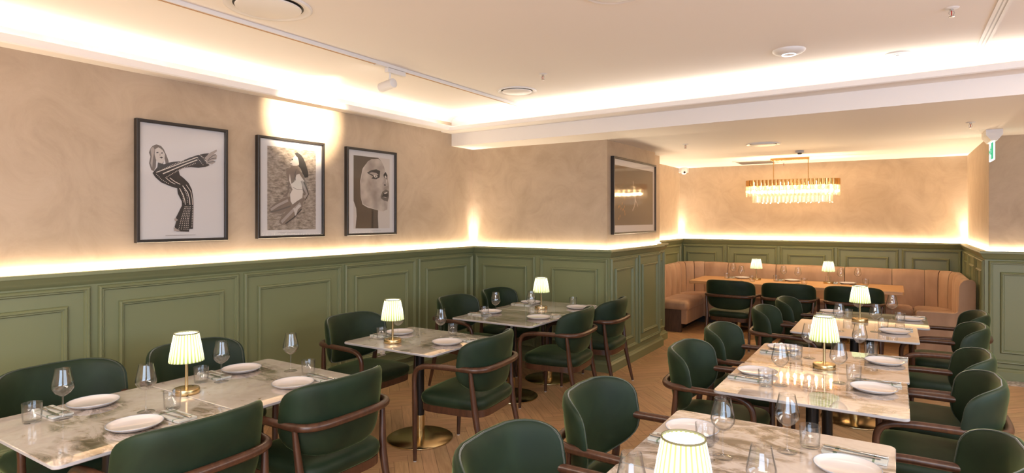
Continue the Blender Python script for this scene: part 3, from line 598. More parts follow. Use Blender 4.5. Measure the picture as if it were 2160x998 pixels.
# ------------------------------------------------------------------ chairs
def make_chair():
    t = empty('armchair')
    # seat pad: rounded cushion
    mb = MB(); rings = []
    def sq(hx, hy, z, dome=0, n=40, e=5.0):
        out = []
        for k in range(n):
            a = 2*PI*k/n; c_, s_ = math.cos(a), math.sin(a)
            x = hx*abs(c_)**(2/e)*(1 if c_ >= 0 else -1); y = hy*abs(s_)**(2/e)*(1 if s_ >= 0 else -1)
            x *= 1+.05*(y/hy if hy else 0); out.append((x, y+.015, z))
        return out
    for hx, hy, z in ((.22, .21, .396), (.255, .245, .396), (.266, .256, .406), (.272, .262, .430), (.269, .259, .452), (.255, .245, .468), (.215, .205, .479), (.12, .11, .485), (.02, .02, .487)): rings.append(sq(hx, hy, z))
    mb.loft(rings); mb.build('seat', M['velvet'], t, 60)
    mb = MB(); mb.loft([sq(.262, .252, .350), sq(.262, .252, .397), sq(.20, .19, .397), sq(.20, .19, .350), sq(.262, .252, .350)], cap=False); mb.build('seat_frame', M['walnut'], t, 45)
    # wraparound arm rail, one bent piece: front corners down into the legs
    def rail(s, z=.672):
        """s in -1..1 along the back arc"""
    pts = []
    hw = .292
    right = [(.300, .264, .540), (.300, .263, .575), (.300, .256, .610), (.300, .238, .638), (.300, .205, .657), (.300, .16, .666), (.300, .09, .671), (.297, 0, .672), (.294, -.10, .672), (.288, -.165, .672),
             (.268, -.215, .672), (.232, -.245, .672), (.18, -.262, .672), (.10, -.270, .672), (0, -.272, .672)]
    left = [(-x, y, z) for x, y, z in right[:-1]][::-1]
    pts = right+left
    rs = [.0165]*len(pts)
    for i in range(len(pts)):
        k = i/(len(pts)-1); rs[i] = .0165+.0035*math.sin(PI*k)
    # smooth by Catmull-Rom
    def crm(P, n=4):
        P = [Vector(p) for p in P]; out = []
        for i in range(len(P)-1):
            p0, p1, p2, p3 = P[max(i-1, 0)], P[i], P[i+1], P[min(i+2, len(P)-1)]
            for k in range(n):
                u = k/n; out.append(.5*((2*p1)+(p2-p0)*u+(2*p0-5*p1+4*p2-p3)*u*u+(3*p1-p0-3*p2+p3)*u**3))
        out.append(P[-1]); return out
    cp = crm(pts, 3); n = len(cp); mb = MB(); mb.tube(cp, [.0165+.004*math.sin(PI*i/(n-1)) for i in range(n)], 12); mb.build('arm_rail', M['walnut'], t, 60)
    for sx in (-1, 1):
        for nm, P, R in (('leg', [(sx*.300, .264, .542), (sx*.296, .262, .40), (sx*.288, .268, .20), (sx*.282, .272, .006)], [.0165, .0195, .017, .0125]),
                         ('leg', [(sx*.288, -.168, .666), (sx*.280, -.178, .55), (sx*.268, -.195, .38), (sx*.272, -.235, .18), (sx*.278, -.275, .006)], [.0125, .017, .022, .018, .0125])):
            mb = MB(); mb.tube(crm(P, 3), [R[min(int(i/3), len(R)-1)]+(R[min(int(i/3)+1, len(R)-1)]-R[min(int(i/3), len(R)-1)])*((i % 3)/3) for i in range(len(crm(P, 3)))], 12)
            lg = mb.build(nm, M['walnut'], t, 60)
            mb = MB(); e = P[-1]; mb.lathe([(.001, .0), (.011, .0), (.012, .007)], 10, (e[0], e[1], 0)); mb.build('foot_glide', M['glide'], lg)
    # backrest pad: superellipse bent round the rail
    mb = MB(); nr_, na = 9, 44; hx, hz, zc = .328, .172, .702
    def plan(s):   # s -> centre-line x,y with wrap
        x = s*.985; k = abs(s)/.328; return x*(1-.045*k**4), -.238+.165*k**3.1
    def surf(side, r, a):
        e = 4.6 if math.sin(a) > 0 else 3.0; c_, s_ = math.cos(a), math.sin(a)
        s = hx*r*abs(c_)**(2/e)*(1 if c_ >= 0 else -1); z = hz*r*abs(s_)**(2/e)*(1 if s_ >= 0 else -1)
        if z < 0: z *= 1.20
        x, y = plan(s); x2, y2 = plan(s+.004); tx, ty = x2-x, y2-y; l = math.hypot(tx, ty); nx, ny = -ty/l, tx/l
        th = .030*(1-r**6)**.5 if r < 1 else 0
        th = side*th*(1.0 if side > 0 else .85)
        lean = -(z)*.14
        return (x+nx*th, y+ny*th+lean, zc+z)
    rr = [0.001, .3, .55, .75, .88, .95, .985, 1.0]
    front = [[surf(1, r, 2*PI*k/na) for k in range(na)] for r in rr]; back = [[surf(-1, r, 2*PI*k/na) for k in range(na)] for r in rr[::-1][1:]]
    mb.loft(front+back); mb.build('backrest', M['velvet'], t, 70)
    # piping round the edge
    mb = MB(); mb.tube([surf(1, .985, 2*PI*k/na) for k in range(na)], .0032, 6, closed=True); mb.build('piping', M['piping'], t, 60)
    return t
CH = Proto(make_chair)
GL, GR, GB = 'green velvet armchairs of the left row', 'green velvet armchairs of the right row', 'green velvet armchairs at the booth table'
E_, W_, N_ = -PI/2, PI/2, 0      # facing +X, facing -X, facing +Y
def chair(x, y, face, deg, label, g):
    rz = face+math.radians(deg)
    CH.put((x, y, 0), rz, label, 'chair', g)
d = 'green velvet armchair '
chair(-3.62, 1.41, E_, 0, d+'against the left wall, nearest the camera', GL)
chair(-3.60, 2.13, E_, 0, d+'against the left wall behind the lit lamp of the front marble table', GL)
chair(-3.60, 3.46, E_, 0, d+'on the wall side of the single square table', GL)
chair(-3.62, 4.86, E_, 0, d+'on the wall side of the corner table, nearer the camera', GL)
chair(-3.62, 5.62, E_, 0, d+'tucked in the corner of the two panelled walls', GL)
chair(-2.55, 1.39, W_, 0, d+'seen from behind at the bottom left edge of the photo', GL)
chair(-2.56, 2.13, W_, 0, d+'seen from behind at the far end of the front marble table', GL)
chair(-2.53, 3.42, W_, 6, d+'on the aisle side of the single square table', GL)
chair(-2.53, 4.78, W_, 6, d+'on the aisle side of the corner table, nearer the camera', GL)
chair(-2.53, 5.57, W_, 4, d+'beside the green pillar at the far end of the left row', GL)
chair(-1.03, 1.82, E_, 0, d+'at the bottom centre of the photo, nearest of the right row', GR)
chair(-1.02, 2.60, E_, 0, d+'second of the right row aisle side, its plate on the front table', GR)
chair(-.92, 3.78, E_, 0, d+'on the left of the middle right table, nearer the camera', GR)
chair(-.91, 4.58, E_, 0, d+'on the left of the middle right table, farther from the camera', GR)
chair(-.81, 5.76, E_, 0, d+'on the left of the far right table, nearer the camera', GR)
chair(-.73, 6.50, E_, 0, d+'on the left of the far right table, next to the booth', GR)
chair(.12, 2.66, W_, 0, d+'cut by the bottom right corner of the photo', GR)
chair(.18, 3.77, W_, 0, d+'on the right of the middle right table, largest one in full view', GR)
chair(.21, 4.45, W_, 0, d+'on the right of the middle right table, second from the right corner', GR)
chair(.30, 5.60, W_, 0, d+'on the right of the far right table, nearer the camera', GR)
chair(.38, 6.36, W_, 0, d+'farthest on the right, nearest the panelled right wall', GR)
chair(-1.80, 8.18, N_, -4, d+'leftmost of three with backs to the camera at the wooden table', GB)
chair(-1.12, 8.18, N_, 0, d+'middle of three with backs to the camera at the wooden table', GB)
chair(-.42, 8.20, N_, 0, d+'right of three at the wooden table, behind a lit lamp', GB)

# ------------------------------------------------------------------ tables
TH = .745
def make_table(hx, hy):
    def f():
        t = empty('marble_table')
        mb = MB()
        for z0, z1, i in ((0, 0, 0),): pass
        r0 = rrect(hx, hy, .03, 6); r1 = rrect(hx-.003, hy-.003, .028, 6)
        mb.cur = 1; mb.loft([[(x, y, TH-.016) for x, y in r1], [(x, y, TH-.013) for x, y in r0], [(x, y, TH-.002) for x, y in r0]], cap=False); mb.add([(x, y, TH-.016) for x, y in r1], [tuple(range(len(r1)))])
        mb.cur = 0; mb.loft([[(x, y, TH-.002) for x, y in r0], [(x, y, TH) for x, y in r1]], cap=False); mb.add([(x, y, TH) for x, y in r1], [tuple(range(len(r1)))])
        mb.build('tabletop', [M['marble'], M['slabedge']], t, 30)
        mb = MB(); mb.box((-.26, -.22, TH-.032), (.26, .22, TH-.0165)); mb.build('mounting_plate', M['black'], t)
        mb = MB()
        for a in (0, 1):
            for s in (-1, 1):
                P = [(0, .022), (0, -.022), (.20*s, -.016), (.20*s, .016)]
                mb.loft([[((x, y, z) if a == 0 else (y, x, z)) for x, y in P] for z in (TH-.055, TH-.032)])
        mb.build('spider_bracket', M['black'], t)
        mb = MB(); mb.lathe([(.032, .175), (.032, TH-.03)], 24, cap=True); mb.build('column', M['black'], t, 40)
        mb = MB(); mb.lathe([(.0345, .012), (.0345, .172), (.034, .18)], 24, cap=True); mb.build('column_sleeve', M['brass'], t, 40)
        mb = MB(); mb.lathe([(.001, .001), (.245, .001), (.248, .004), (.247, .009), (.238, .013), (.04, .017), (.001, .017)], 56); mb.build('base_disc', M['disc'], t, 30)
        mb = MB(); mb.loft([[(.022+x, -.034, z) for x, z in ((-.012, -.07), (.012, -.07), (.008, -.03), (.012, -.01), (-.012, -.01), (-.008, -.03))], [(.022+x, -.030, z) for x, z in ((-.012, -.07), (.012, -.07), (.008, -.03), (.012, -.01), (-.012, -.01), (-.008, -.03))]]); mb.v = [Vector((v.x, v.y, v.z+TH-.03)) for v in mb.v]; mb.build('levelling_clip', M['grey'], t)
        return t
    return f
TG = 'marble-topped pedestal tables'
P1 = Proto(make_table(.425, .375)); P2 = Proto(make_table(.43, .36)); P3 = Proto(make_table(.44, .365))
P1.put((-3.035, 1.335, 0), 0, 'marble table at the bottom left corner of the photo', 'table', TG)
P1.put((-3.035, 2.09, 0), 0, 'second marble table from the camera in the left row', 'table', TG)
P1.put((-3.035, 3.465, 0), 0, 'single square marble table in the middle of the left row', 'table', TG)
P2.put((-3.03, 4.74, 0), 0, 'marble table before the corner, nearer half of the pair by the pillar', 'table', TG)
P2.put((-3.03, 5.462, 0), 0, 'marble table in the corner, farther half of the pair by the pillar', 'table', TG)
P3.put((-.44, 1.76, 0), 0, 'marble table cut by the bottom edge, carrying the nearest lamp', 'table', TG)
P3.put((-.44, 2.50, 0), 0, 'second marble table from the camera in the right row', 'table', TG)
P3.put((-.385, 3.645, 0), 0, 'marble table of the right row mirroring the chandelier, nearer of its pair', 'table', TG)
P3.put((-.375, 4.377, 0), 0, 'marble table of the right row just behind the chandelier reflection', 'table', TG)
P3.put((-.29, 5.70, 0), 0, 'marble table of the far right pair, nearer half', 'table', TG)
P3.put((-.20, 6.432, 0), 0, 'marble table of the far right pair, half next to the booth', 'table', TG)
t = empty('wooden_table', (-1.25, 9.35, 0)); tag(t, 'long oak-topped dining table in front of the tan booth', 'table')
mb = MB(); r0 = rrect(1.335, .43, .02, 4); r1 = rrect(1.331, .426, .018, 4)
mb.loft([[(x, y, TH-.045) for x, y in r1], [(x, y, TH-.041) for x, y in r0], [(x, y, TH-.004) for x, y in r0], [(x, y, TH) for x, y in r1]]); mb.build('tabletop', M['oaktop'], t, 30)
for x in (-.72, .72):
    mb = MB(); mb.lathe([(.035, .18), (.035, TH-.046)], 20, c=(x, 0, 0), cap=True); mb.box((x-.2, -.2, TH-.058), (x+.2, .2, TH-.046)); mb.build('column', M['black'], t, 40)
    mb = MB(); mb.lathe([(.001, .001), (.25, .001), (.25, .008), (.24, .012), (.04, .015), (.037, .18), (.001, .181)], 40, c=(x, 0, 0)); mb.build('base_disc', M['brass'], t, 30)

# ------------------------------------------------------------------ booth bench
t = empty('booth_bench', (-1.2, 9.5, 0)); tag(t, 'tan velvet booth bench wrapping three sides of the alcove', 'bench')
O = Vector((-1.2, 9.5, 0))
def B(mb):
    mb.v = [v-O for v in mb.v]; return mb
def cushion(x0, y0, x1, y1, z0, z1, r, e=.03):
    """soft box, rounded top and corners"""
    mb = MB(); cx, cy, hx, hy = (x0+x1)/2, (y0+y1)/2, (x1-x0)/2, (y1-y0)/2
    rings = [[(x, y, z) for x, y in rrect(hx-i, hy-i, max(r-i, .004), 5, (cx, cy))] for i, z in ((.008, z0), (0, z0+.01), (0, z1-e), (.3*e, z1-.4*e), (e, z1-.08*e), (min(hx, hy)*.5, z1))]
    mb.loft(rings); return mb
def seatpart(nm, *a, **k): return B(cushion(*a, **k)).build(nm, M['tan'], t, 50)
# plinths
mb = MB(); mb.box((-3.075, 8.72, 0), (-2.64, 8.78, .38)); B(mb).build('end_plinth', M['plinthwood'], t)
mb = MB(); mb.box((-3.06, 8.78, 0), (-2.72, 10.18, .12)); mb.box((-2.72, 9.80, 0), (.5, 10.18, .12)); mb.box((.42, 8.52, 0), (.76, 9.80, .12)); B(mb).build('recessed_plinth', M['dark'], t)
# skirts under the seats
mb = MB(); mb.box((-2.66, 8.73, .12), (-2.56, 9.70, .40)); mb.box((-2.66, 9.62, .12), (.30, 9.70, .40)); mb.box((.22, 8.50, .12), (.30, 9.70, .40)); B(mb).build('seat_skirt', M['tan'], t, bevel=.012)
seatpart('seat', -3.07, 8.70, -2.545, 9.60, .33, .46, .05, .05)
seatpart('seat', -3.07, 9.605, -2.40, 10.12, .33, .46, .05, .05)
for x0, x1 in ((-2.395, -2.28), (-2.275, -1.57), (-1.565, -.64), (-.635, .20)): seatpart('seat', x0+.0, 9.61, x1, 10.12, .33, .46, .03, .05)
seatpart('seat', .205, 9.605, .765, 10.12, .33, .46, .05, .05)
seatpart('seat', .215, 8.50, .765, 9.60, .33, .47, .05, .05)
# backs: left arm with vertical channels
def channel_back(path, seams, z0=.44, z1=.95, th=.13):
    """path of front-face points (x,y), outward normal to the left; one puffy piece with rounded top"""
for i, (y0, y1) in enumerate([(8.72, 8.98), (8.985, 9.24), (9.245, 9.50), (9.505, 9.74)]):
    mb = MB(); prof = [(-3.072, .42), (-2.955, .42), (-2.945, .60), (-2.95, .84), (-2.965, .915), (-3.00, .945), (-3.04, .94), (-3.072, .90)]
    rings = []
    for k in range(7):
        v = k/6; bul = .014*math.sin(PI*v)**.5 if 0 < v < 1 else 0
        rings.append([(x+(bul if x > -3.05 else 0), y0+(y1-y0)*v, z+(bul*.5 if z > .9 else 0)) for x, z in prof])
    mb.loft(rings); B(mb).build('back_cushion', M['tan'], t, 50)
def backseg(P, nseg=6):
    """P: list of (front point, back point) pairs along the run"""
    mb = MB(); rings = []
    n = len(P)
    for k, (f, b) in enumerate(P):
        f, b = Vector((*f, 0)), Vector((*b, 0)); dirv = (f-b); v = k/(n-1); bul = .014*math.sin(PI*v)**.5 if 0 < v < 1 else 0
        dn = dirv.normalized()*bul
        pr = [(1.0, .42), (1.04, .60), (1.0, .84), (.88, .915), (.62, .948), (.30, .945), (.0, .91), (0, .42)]
        rings.append([b+dirv*a+(dn if a > .5 else Vector())+Vector((0, 0, z+(bul*.5 if z > .9 else 0))) for a, z in pr])
    mb.loft(rings); B(mb).build('back_cushion', M['tan'], t, 50)
# left corner sweeps
def arc(c, r0, r1, a0, a1, n=7): return [((c[0]+r0*math.cos(a), c[1]+r0*math.sin(a)), (c[0]+r1*math.cos(a), c[1]+r1*math.sin(a))) for a in [a0+(a1-a0)*k/(n-1) for k in range(n)]]
cL = (-2.66, 9.745)
for a0, a1 in ((180, 151), (149, 121), (119, 90)): backseg(arc(cL, .29, .415, math.radians(a0), math.radians(a1)))
for x0, x1 in ((-2.655, -2.285), (-2.275, -1.57), (-1.56, -.64), (-.63, -.05), (-.045, .33)):
    n = 7; backseg([((x0+(x1-x0)*k/(n-1), 10.035), (x0+(x1-x0)*k/(n-1), 10.16)) for k in range(n)])
cR = (.335, 9.745)
for a0, a1 in ((90, 61), (59, 31), (29, 0)): backseg(arc(cR, .29, .415, math.radians(a0), math.radians(a1)))
for y0, y1 in ((9.735, 9.42), (9.415, 9.10), (9.095, 8.80), (8.795, 8.54)):
    n = 7; backseg([((.625, y0+(y1-y0)*k/(n-1)), (.75, y0+(y1-y0)*k/(n-1))) for k in range(n)])
# upholstered end panel, L-shaped with a rounded head
mb = MB(); pl = [(.20, .0), (.755, .0), (.755, .93), (.745, .955), (.72, .968), (.68, .97), (.64, .955), (.615, .925), (.600, .88), (.595, .70), (.590, .60), (.57, .585), (.54, .58), (.22, .58), (.205, .57), (.20, .55)]
mb.prism(pl, lambda a, b, h: (a, h, b), 8.46, 8.50); B(mb).build('end_panel', M['tan'], t, bevel=.006)

# ------------------------------------------------------------------ chandelier
t = empty('chandelier', (-1.247, 9.3, ZL)); tag(t, 'long oval brass and crystal chandelier hanging over the wooden table', 'chandelier')
def stadium(hl, r, n):
    """n points evenly spaced round a stadium with half straight length hl"""
    per = 4*hl+2*PI*r; out = []
    for k in range(n):
        s = per*k/n
        if s < 2*hl: out.append((-hl+s, -r, 0, -1))
        elif s < 2*hl+PI*r: a = (s-2*hl)/r-PI/2; out.append((hl+r*math.cos(a), r*math.sin(a), math.cos(a), math.sin(a)))
        elif s < 4*hl+PI*r: out.append((hl-(s-2*hl-PI*r), r, 0, 1))
        else: a = (s-4*hl-PI*r)/r+PI/2; out.append((-hl+r*math.cos(a), r*math.sin(a), math.cos(a), math.sin(a)))
    return out
mb = MB(); mb.box((-.27, -.035, -.035), (.23, .035, 0)); mb.build('ceiling_plate', M['gold'], t, bevel=.003)
for x in (-.235, .215):
    mb = MB(); mb.tube([(x, 0, -.03), (x, 0, -.32)], .006, 10); mb.build('rod', M['gold'], t, 50)
mb = MB()
for z in (-.315, -.392): mb.tube([(x, y, z) for x, y, _, _ in stadium(.44, .158, 72)], .005, 6, closed=True)
mb.tube([(x, y, -.52) for x, y, _, _ in stadium(.39, .125, 72)], .004, 6, closed=True)
for x in (-.44, -.235, 0, .215, .44): mb.box((x-.006, -.158, -.322), (x+.006, .158, -.314))
mb.box((-.6, -.006, -.322), (.6, .006, -.314)); mb.build('oval_frame', M['gold'], t, 50)
for x, y, nx, ny in stadium(.44, .165, 56):    # folded brass plates, one per crystal
    mb = MB(); tx, ty = -ny, nx; w = .022
    c4 = [(x-tx*w, y-ty*w), (x-tx*w*.4+nx*.006, y-ty*w*.4+ny*.006), (x+tx*w*.4+nx*.006, y+ty*w*.4+ny*.006), (x+tx*w, y+ty*w)]
    mb.loft([[(a, b, z) for a, b in c4]+[(a-nx*.002, b-ny*.002, z) for a, b in c4[::-1]] for z in (-.395, -.312)]); mb.build('brass_plate', M['gold'], t)
def prismrod(x, y, nx, ny, z0, z1, w):
    mb = MB(); tx, ty = -ny, nx; c3 = [(x-tx*w, y-ty*w), (x-tx*w*.4+nx*w*.5, y-ty*w*.4+ny*w*.5), (x+tx*w*.4+nx*w*.5, y+ty*w*.4+ny*w*.5), (x+tx*w, y+ty*w), (x-nx*w*.35, y-ny*w*.35)]
    mb.loft([[(a, b, z0) for a, b in c3], [(a, b, z1+.012) for a, b in c3], [(x+(a-x)*.5, y+(b-y)*.5, z1) for a, b in c3]]); mb.build('crystal', M['crystal'], t)
for p in stadium(.44, .160, 56): prismrod(*p, -.396, -.548, .0215)
for p in stadium(.39, .122, 44): prismrod(*p, -.45, -.640, .0235)
for k in range(12):
    mb = MB(); x = -.495+.09*k; mb.lathe([(.001, -.335), (.010, -.345), (.012, -.38), (.011, -.42), (.001, -.435)], 12, c=(x, 0, 0)); mb.build('bulb', M['bulb'], t, 60)
for k in range(12):
    l = bpy.data.lights.new('chandelier_light', 'POINT'); l.energy = K_CHAND; l.color = (1, .68, .36); l.shadow_soft_size = .02
    o = bpy.data.objects.new('chandelier_light', l); COL.objects.link(o); o.parent = t; o.location = (-.495+.09*k, 0, -.465)

# ------------------------------------------------------------------ table lamps
def make_lamp():
    t = empty('table_lamp')
    mb = MB(); mb.lathe([(.001, 0), (.062, 0), (.064, .003), (.064, .024), (.061, .029), (.05, .031), (.001, .031)], 40); mb.build('base', M['brass'], t, 35)
    mb = MB(); mb.lathe([(.004, .031), (.004, .033), (.001, .0335)], 10, c=(.045, 0, 0)); mb.build('touch_switch', M['black'], t)
    mb = MB(); mb.lathe([(.0085, .03), (.0075, .10), (.0075, .19)], 16, cap=True); mb.build('pole', M['brass'], t, 50)
    npl = 28
    f = lambda a: 1+.018*math.sin(npl*a)
    mb = MB(); n = npl*6
    mb.lathe([(.083, .172), (.079, .20), (.070, .255), (.060, .305), (.0575, .318)], n, f=f)
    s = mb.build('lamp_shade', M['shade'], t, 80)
    for r, z in ((.0585, .3175),):
        mb = MB(); mb.lathe([(r*1.03, z-.004), (r*1.03, z+.001), (r*.97, z+.001), (r*.97, z-.004)], 48); mb.build('shade_trim', M['shadetrim'], s, 40)
    mb = MB(); mb.lathe([(.083*1.015, .170), (.083*1.015, .1735), (.083*.985, .1735), (.083*.985, .170)], 48); mb.build('hem', M['shade'], s, 40)
    mb = MB(); mb.lathe([(.001, .309), (.054, .309), (.054, .312), (.001, .312)], 36); mb.build('light_diffuser', M['diff'], t)
    l = bpy.data.lights.new('bulb_light', 'POINT'); l.energy = K_LAMP; l.color = LAMPC; l.shadow_soft_size = .022
    o = bpy.data.objects.new('bulb_light', l); COL.objects.link(o); o.parent = t; o.location = (0, 0, .245)
    return t
LP = Proto(make_lamp); LG = 'pleated table lamps'
b0 = 'brass lamp with lit pleated shade '
for x, y, s in [(-3.13, 1.74, 'on the long front marble table by the left wall'), (-3.13, 3.27, 'on the single square table of the left row'), (-3.03, 5.30, 'on the corner table by the pillar'),
                (-.49, 1.64, 'cut by the photo\'s bottom edge, the largest'), (-.37, 4.13, 'on the middle right table by the chandelier reflection'), (-.27, 6.17, 'on the far right-row table'),
                (-1.75, 9.50, 'at the left on the wooden booth table'), (-.80, 9.52, 'at the right on the wooden booth table')]:
    LP.put((x, y, TH), random.uniform(0, 6), b0+s, 'lamp', LG)

# ------------------------------------------------------------------ tableware
def make_wine():
    t = empty('wine_glass')
    mb = MB(); mb.lathe([(.0045, .100), (.012, .103), (.030, .116), (.043, .134), (.0455, .146), (.042, .168), (.036, .195), (.0305, .225), (.0305, .2265), (.0292, .2265), (.0292, .225), (.0347, .195), (.0407, .168), (.0441, .146), (.0416, .135), (.029, .118), (.012, .106), (.001, .105)], 36)
    mb.build('bowl', M['glass'], t, 70)
    mb = MB(); mb.lathe([(.0045, .101), (.0036, .085), (.0034, .03), (.005, .012), (.010, .006)], 14); mb.build('stem', M['glass'], t, 70)
    mb = MB(); mb.lathe([(.010, .006), (.022, .0035), (.036, .002), (.0375, .001), (.036, .0002), (.001, .0002)], 36); mb.build('foot', M['glass'], t, 70)
    return t
def make_tumbler():
    t = empty('tumbler')
    mb = MB(); mb.lathe([(.001, .0005), (.030, .0005), (.034, .003), (.036, .010), (.0395, .086), (.0392, .0875), (.0378, .0875), (.0376, .086), (.0343, .012), (.031, .010), (.001, .010)], 36)
    mb.build('cup', M['glass'], t, 60); return t
def make_plate():
    t = empty('dinner_plate')
    mb = MB(); mb.lathe([(.001, .004), (.085, .004), (.096, .008), (.107, .0165), (.1095, .0185)], 56); mb.lathe([(.001, .001), (.075, .001), (.095, .004), (.108, .0145), (.1105, .0170)], 56); mb.build('dish', M['dish'], t, 60)
    mb = MB(); mb.tube([(.1100*math.cos(2*PI*k/56), .1100*math.sin(2*PI*k/56), .0178) for k in range(56)], .0016, 6, closed=True); mb.build('rim', M['dishrim'], t, 60)
    return t
def make_napkin():
    t = empty('napkin')
    mb = MB(); r = rrect(.045, .11, .006, 3); mb.loft([[(x, y, z) for x, y in r] for z in (.0008, .003, .0075, .009)]); mb.build('folded_cloth', M['napkin'], t, 40)
    mb = MB(); mb.box((-.04505, .055, .0007), (.04505, .068, .0093)); mb.box((-.04505, -.07, .0007), (.04505, -.062, .0093)); mb.build('woven_stripe', M['napgreen'], t)
    return t
def make_fork():
    t = empty('fork'); mb = MB()
    mb.tube([(0, -.10, .0035), (0, -.07, .004), (0, .01, .003), (0, .035, .0035)], [.006, .0055, .003, .0035], 8, flat=.45)
    P = [(-.004, .032), (.004, .032), (.012, .050), (.012, .060), (-.012, .060), (-.012, .050)]; mb.prism(P, lambda a, b, h: (a, b, h), .002, .005)
    mb.build('handle', M['steel'], t, 50)
    for k in range(4):
        x = -.0105+.007*k; mb = MB(); mb.tube([(x, .058, .0035), (x, .080, .0025), (x, .100, .0045)], [.0018, .0016, .0009], 6); mb.build('tine', M['steel'], t, 50)
    return t
def make_knife():
    t = empty('table_knife')
    mb = MB(); mb.tube([(0, -.115, .005), (0, -.11, .005), (0, -.03, .005), (0, -.02, .004)], [.004, .0075, .006, .004], 10, flat=.6); mb.build('handle', M['steel'], t, 50)
    mb = MB(); mb.prism([(-.005, -.022), (.006, -.022), (.0085, .04), (.009, .08), (.005, .105), (0, .112), (-.005, .10)], lambda a, b, h: (a, b, h), .0035, .0050); mb.build('blade', M['steel'], t)
    return t
WG, TM, PL, NP, FK, KN = (Proto(f) for f in (make_wine, make_tumbler, make_plate, make_napkin, make_fork, make_knife))
TN = {'T1': 'the long front left table', 'T2': 'the single square table', 'T3': 'the corner table by the pillar', 'R1': 'the front right-row table',
      'R2': 'the middle right-row table', 'R3': 'the far right-row table', 'B': 'the wooden booth table'}
CX = {'T1': -3.035, 'T2': -3.035, 'T3': -3.03, 'R1': -.44, 'R2': -.38, 'R3': -.24, 'B': -1.25}
SURF = TH+.0004
SET = {
 'T1': dict(plate=[(-3.33, 1.39), (-2.82, 1.34), (-3.32, 2.18), (-2.79, 2.14)], wine=[(-3.22, 1.22), (-2.99, 1.47), (-3.19, 1.97), (-3.06, 2.33)], tum=[(-3.27, 1.12), (-2.93, 1.56), (-3.27, 1.90), (-2.90, 2.33)]),
 'T2': dict(plate=[(-3.33, 3.56), (-2.77, 3.46)], wine=[(-3.19, 3.39), (-2.92, 3.57)], tum=[(-3.28, 3.31), (-2.93, 3.73)]),
 'T3': dict(plate=[(-3.32, 4.82), (-2.76, 4.78), (-3.33, 5.60), (-2.74, 5.53)], wine=[(-3.16, 4.67), (-2.93, 4.93)], tum=[(-3.25, 4.62), (-2.83, 4.95), (-3.22, 5.44), (-2.86, 5.68)]),
 'R1': dict(plate=[(-.74, 2.60), (-.15, 2.50)], wine=[(-.56, 2.38), (-.36, 2.57), (-.345, 1.95), (-.655, 1.68)], tum=[(-.29, 2.67), (-.65, 2.47)]),
 'R2': dict(plate=[(-.69, 3.78), (-.66, 4.58), (-.10, 3.74), (-.06, 4.48)], wine=[(-.535, 3.57), (-.48, 4.37), (-.27, 3.80), (-.20, 4.54)], tum=[(-.60, 3.52), (-.55, 4.31), (-.20, 3.89), (-.14, 4.64)]),
 'R3': dict(plate=[(-.52, 6.60), (-.01, 5.72), (.10, 6.50)], wine=[(-.39, 5.56), (-.14, 5.67), (-.03, 6.40), (-.29, 6.34)], tum=[(-.37, 6.26), (-.09, 5.85), (.03, 6.28), (-.47, 5.80)]),
 'B': dict(plate=[(-1.98, 9.66), (-1.28, 9.64), (-.57, 9.62)], wine=[(-2.10, 9.58), (-1.90, 9.20), (-1.38, 9.52), (-1.16, 9.28), (-.65, 9.52), (-.45, 9.66)], tum=[(-2.17, 9.48), (-1.75, 9.20), (-1.47, 9.46), (-1.07, 9.20), (-.82, 9.70), (-.35, 9.58)]),
}
def where(tn, x, y, ys):
    """phrase naming the seat; ys all y (or x) of that kind on the same side"""
    if tn == 'B':
        k = sorted(ys).index(x); w = ['leftmost', 'second from left', 'third from left', 'fourth from left', 'fifth from left', 'rightmost']
        if len(ys) == 3: w = ['left', 'middle', 'right']
        return w[k]
    side = {'T': ('wall side', 'aisle side'), 'R': ('left side', 'right side')}[tn[0]][0 if x < CX[tn] else 1]
    ss = sorted(ys); k = ss.index(y)
    if len(ss) == 1: return side
    return side+', '+(['nearer the camera', 'farther from the camera'][k] if len(ss) == 2 else ['nearest the camera', 'in the middle', 'farthest'][k])
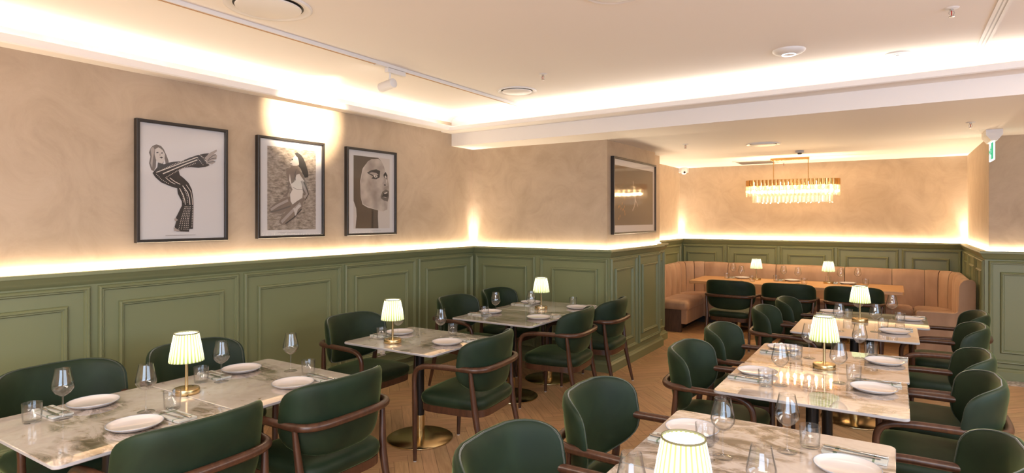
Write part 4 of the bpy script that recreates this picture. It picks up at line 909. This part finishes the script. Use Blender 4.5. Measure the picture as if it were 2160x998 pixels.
for tn, dd in SET.items():
    for kind, P, nm, gp in (('plate', PL, 'white dinner plate', 'dinner plates'), ('wine', WG, 'stemmed wine glass', 'wine glasses'), ('tum', TM, 'clear water tumbler', 'water tumblers')):
        for x, y in dd[kind]:
            if tn == 'B': w = where(tn, x, y, [a for a, b in dd[kind]])
            else: w = where(tn, x, y, [b for a, b in dd[kind] if (a < CX[tn]) == (x < CX[tn])])
            P.put((x, y, SURF), random.uniform(0, 6), f'{nm} on {TN[tn]}, {w}', {'plate': 'plate', 'wine': 'glass', 'tum': 'glass'}[kind], f'{gp} on {TN[tn]}')
    for x, y in dd['plate']:
        if tn == 'B': nx, ny, rz = x+.165, y, PI; w = where(tn, x, y, [a for a, b in dd['plate']]); nx = x-.165
        else:
            w = where(tn, x, y, [b for a, b in dd['plate'] if (a < CX[tn]) == (x < CX[tn])])
            if x < CX[tn]: nx, ny, rz = x-.015, y-.165, -PI/2
            else: nx, ny, rz = x+.015, y+.165, PI/2
        rz += math.radians(random.uniform(-4, 4))
        pl_ = ', '+w
        NP.put((nx, ny, SURF), rz, f'folded grey napkin on {TN[tn]}{pl_}', 'napkin', 'folded napkins beside plates')
        c_, s_ = math.cos(rz), math.sin(rz)
        def off(a, b): return (nx+a*c_-b*s_, ny+a*s_+b*c_, SURF+.0093)
        FK.put(off(-.018, .012), rz+math.radians(3), f'steel fork on {TN[tn]}{pl_}', 'fork', 'forks on napkins')
        KN.put(off(.016, .004), rz-math.radians(2), f'steel knife on {TN[tn]}{pl_}', 'knife', 'knives on napkins')

t = empty('wall_socket', (-4.411, 4.44, .30)); tag(t, 'white power adapter on the green dado behind the single square table', 'socket')
mb = MB(); mb.box((0, -.058, -.036), (.012, .058, .036)); mb.build('cover_plate', M['white'], t, bevel=.002)
mb = MB(); mb.box((.012, -.03, -.014), (.045, .012, .02)); mb.build('plug', M['white'], t, bevel=.003)

# frames round the two added ceiling fill lights, outside the view
for n_, (cx, cy, hx, hy) in ((21, (-.6, -1.2, 2.25, .6)), (22, (2.2, 3.2, .5, 1.8))):
    mb = MB()
    for a, b in (((cx-hx-.04, cy-hy-.04), (cx+hx+.04, cy-hy)), ((cx-hx-.04, cy+hy), (cx+hx+.04, cy+hy+.04)), ((cx-hx-.04, cy-hy), (cx-hx, cy+hy)), ((cx+hx, cy-hy), (cx+hx+.04, cy+hy))):
        mb.box((*a, 2.825), (*b, 2.859))
    struct(mb, 'trim_%d' % n_, M['white'])
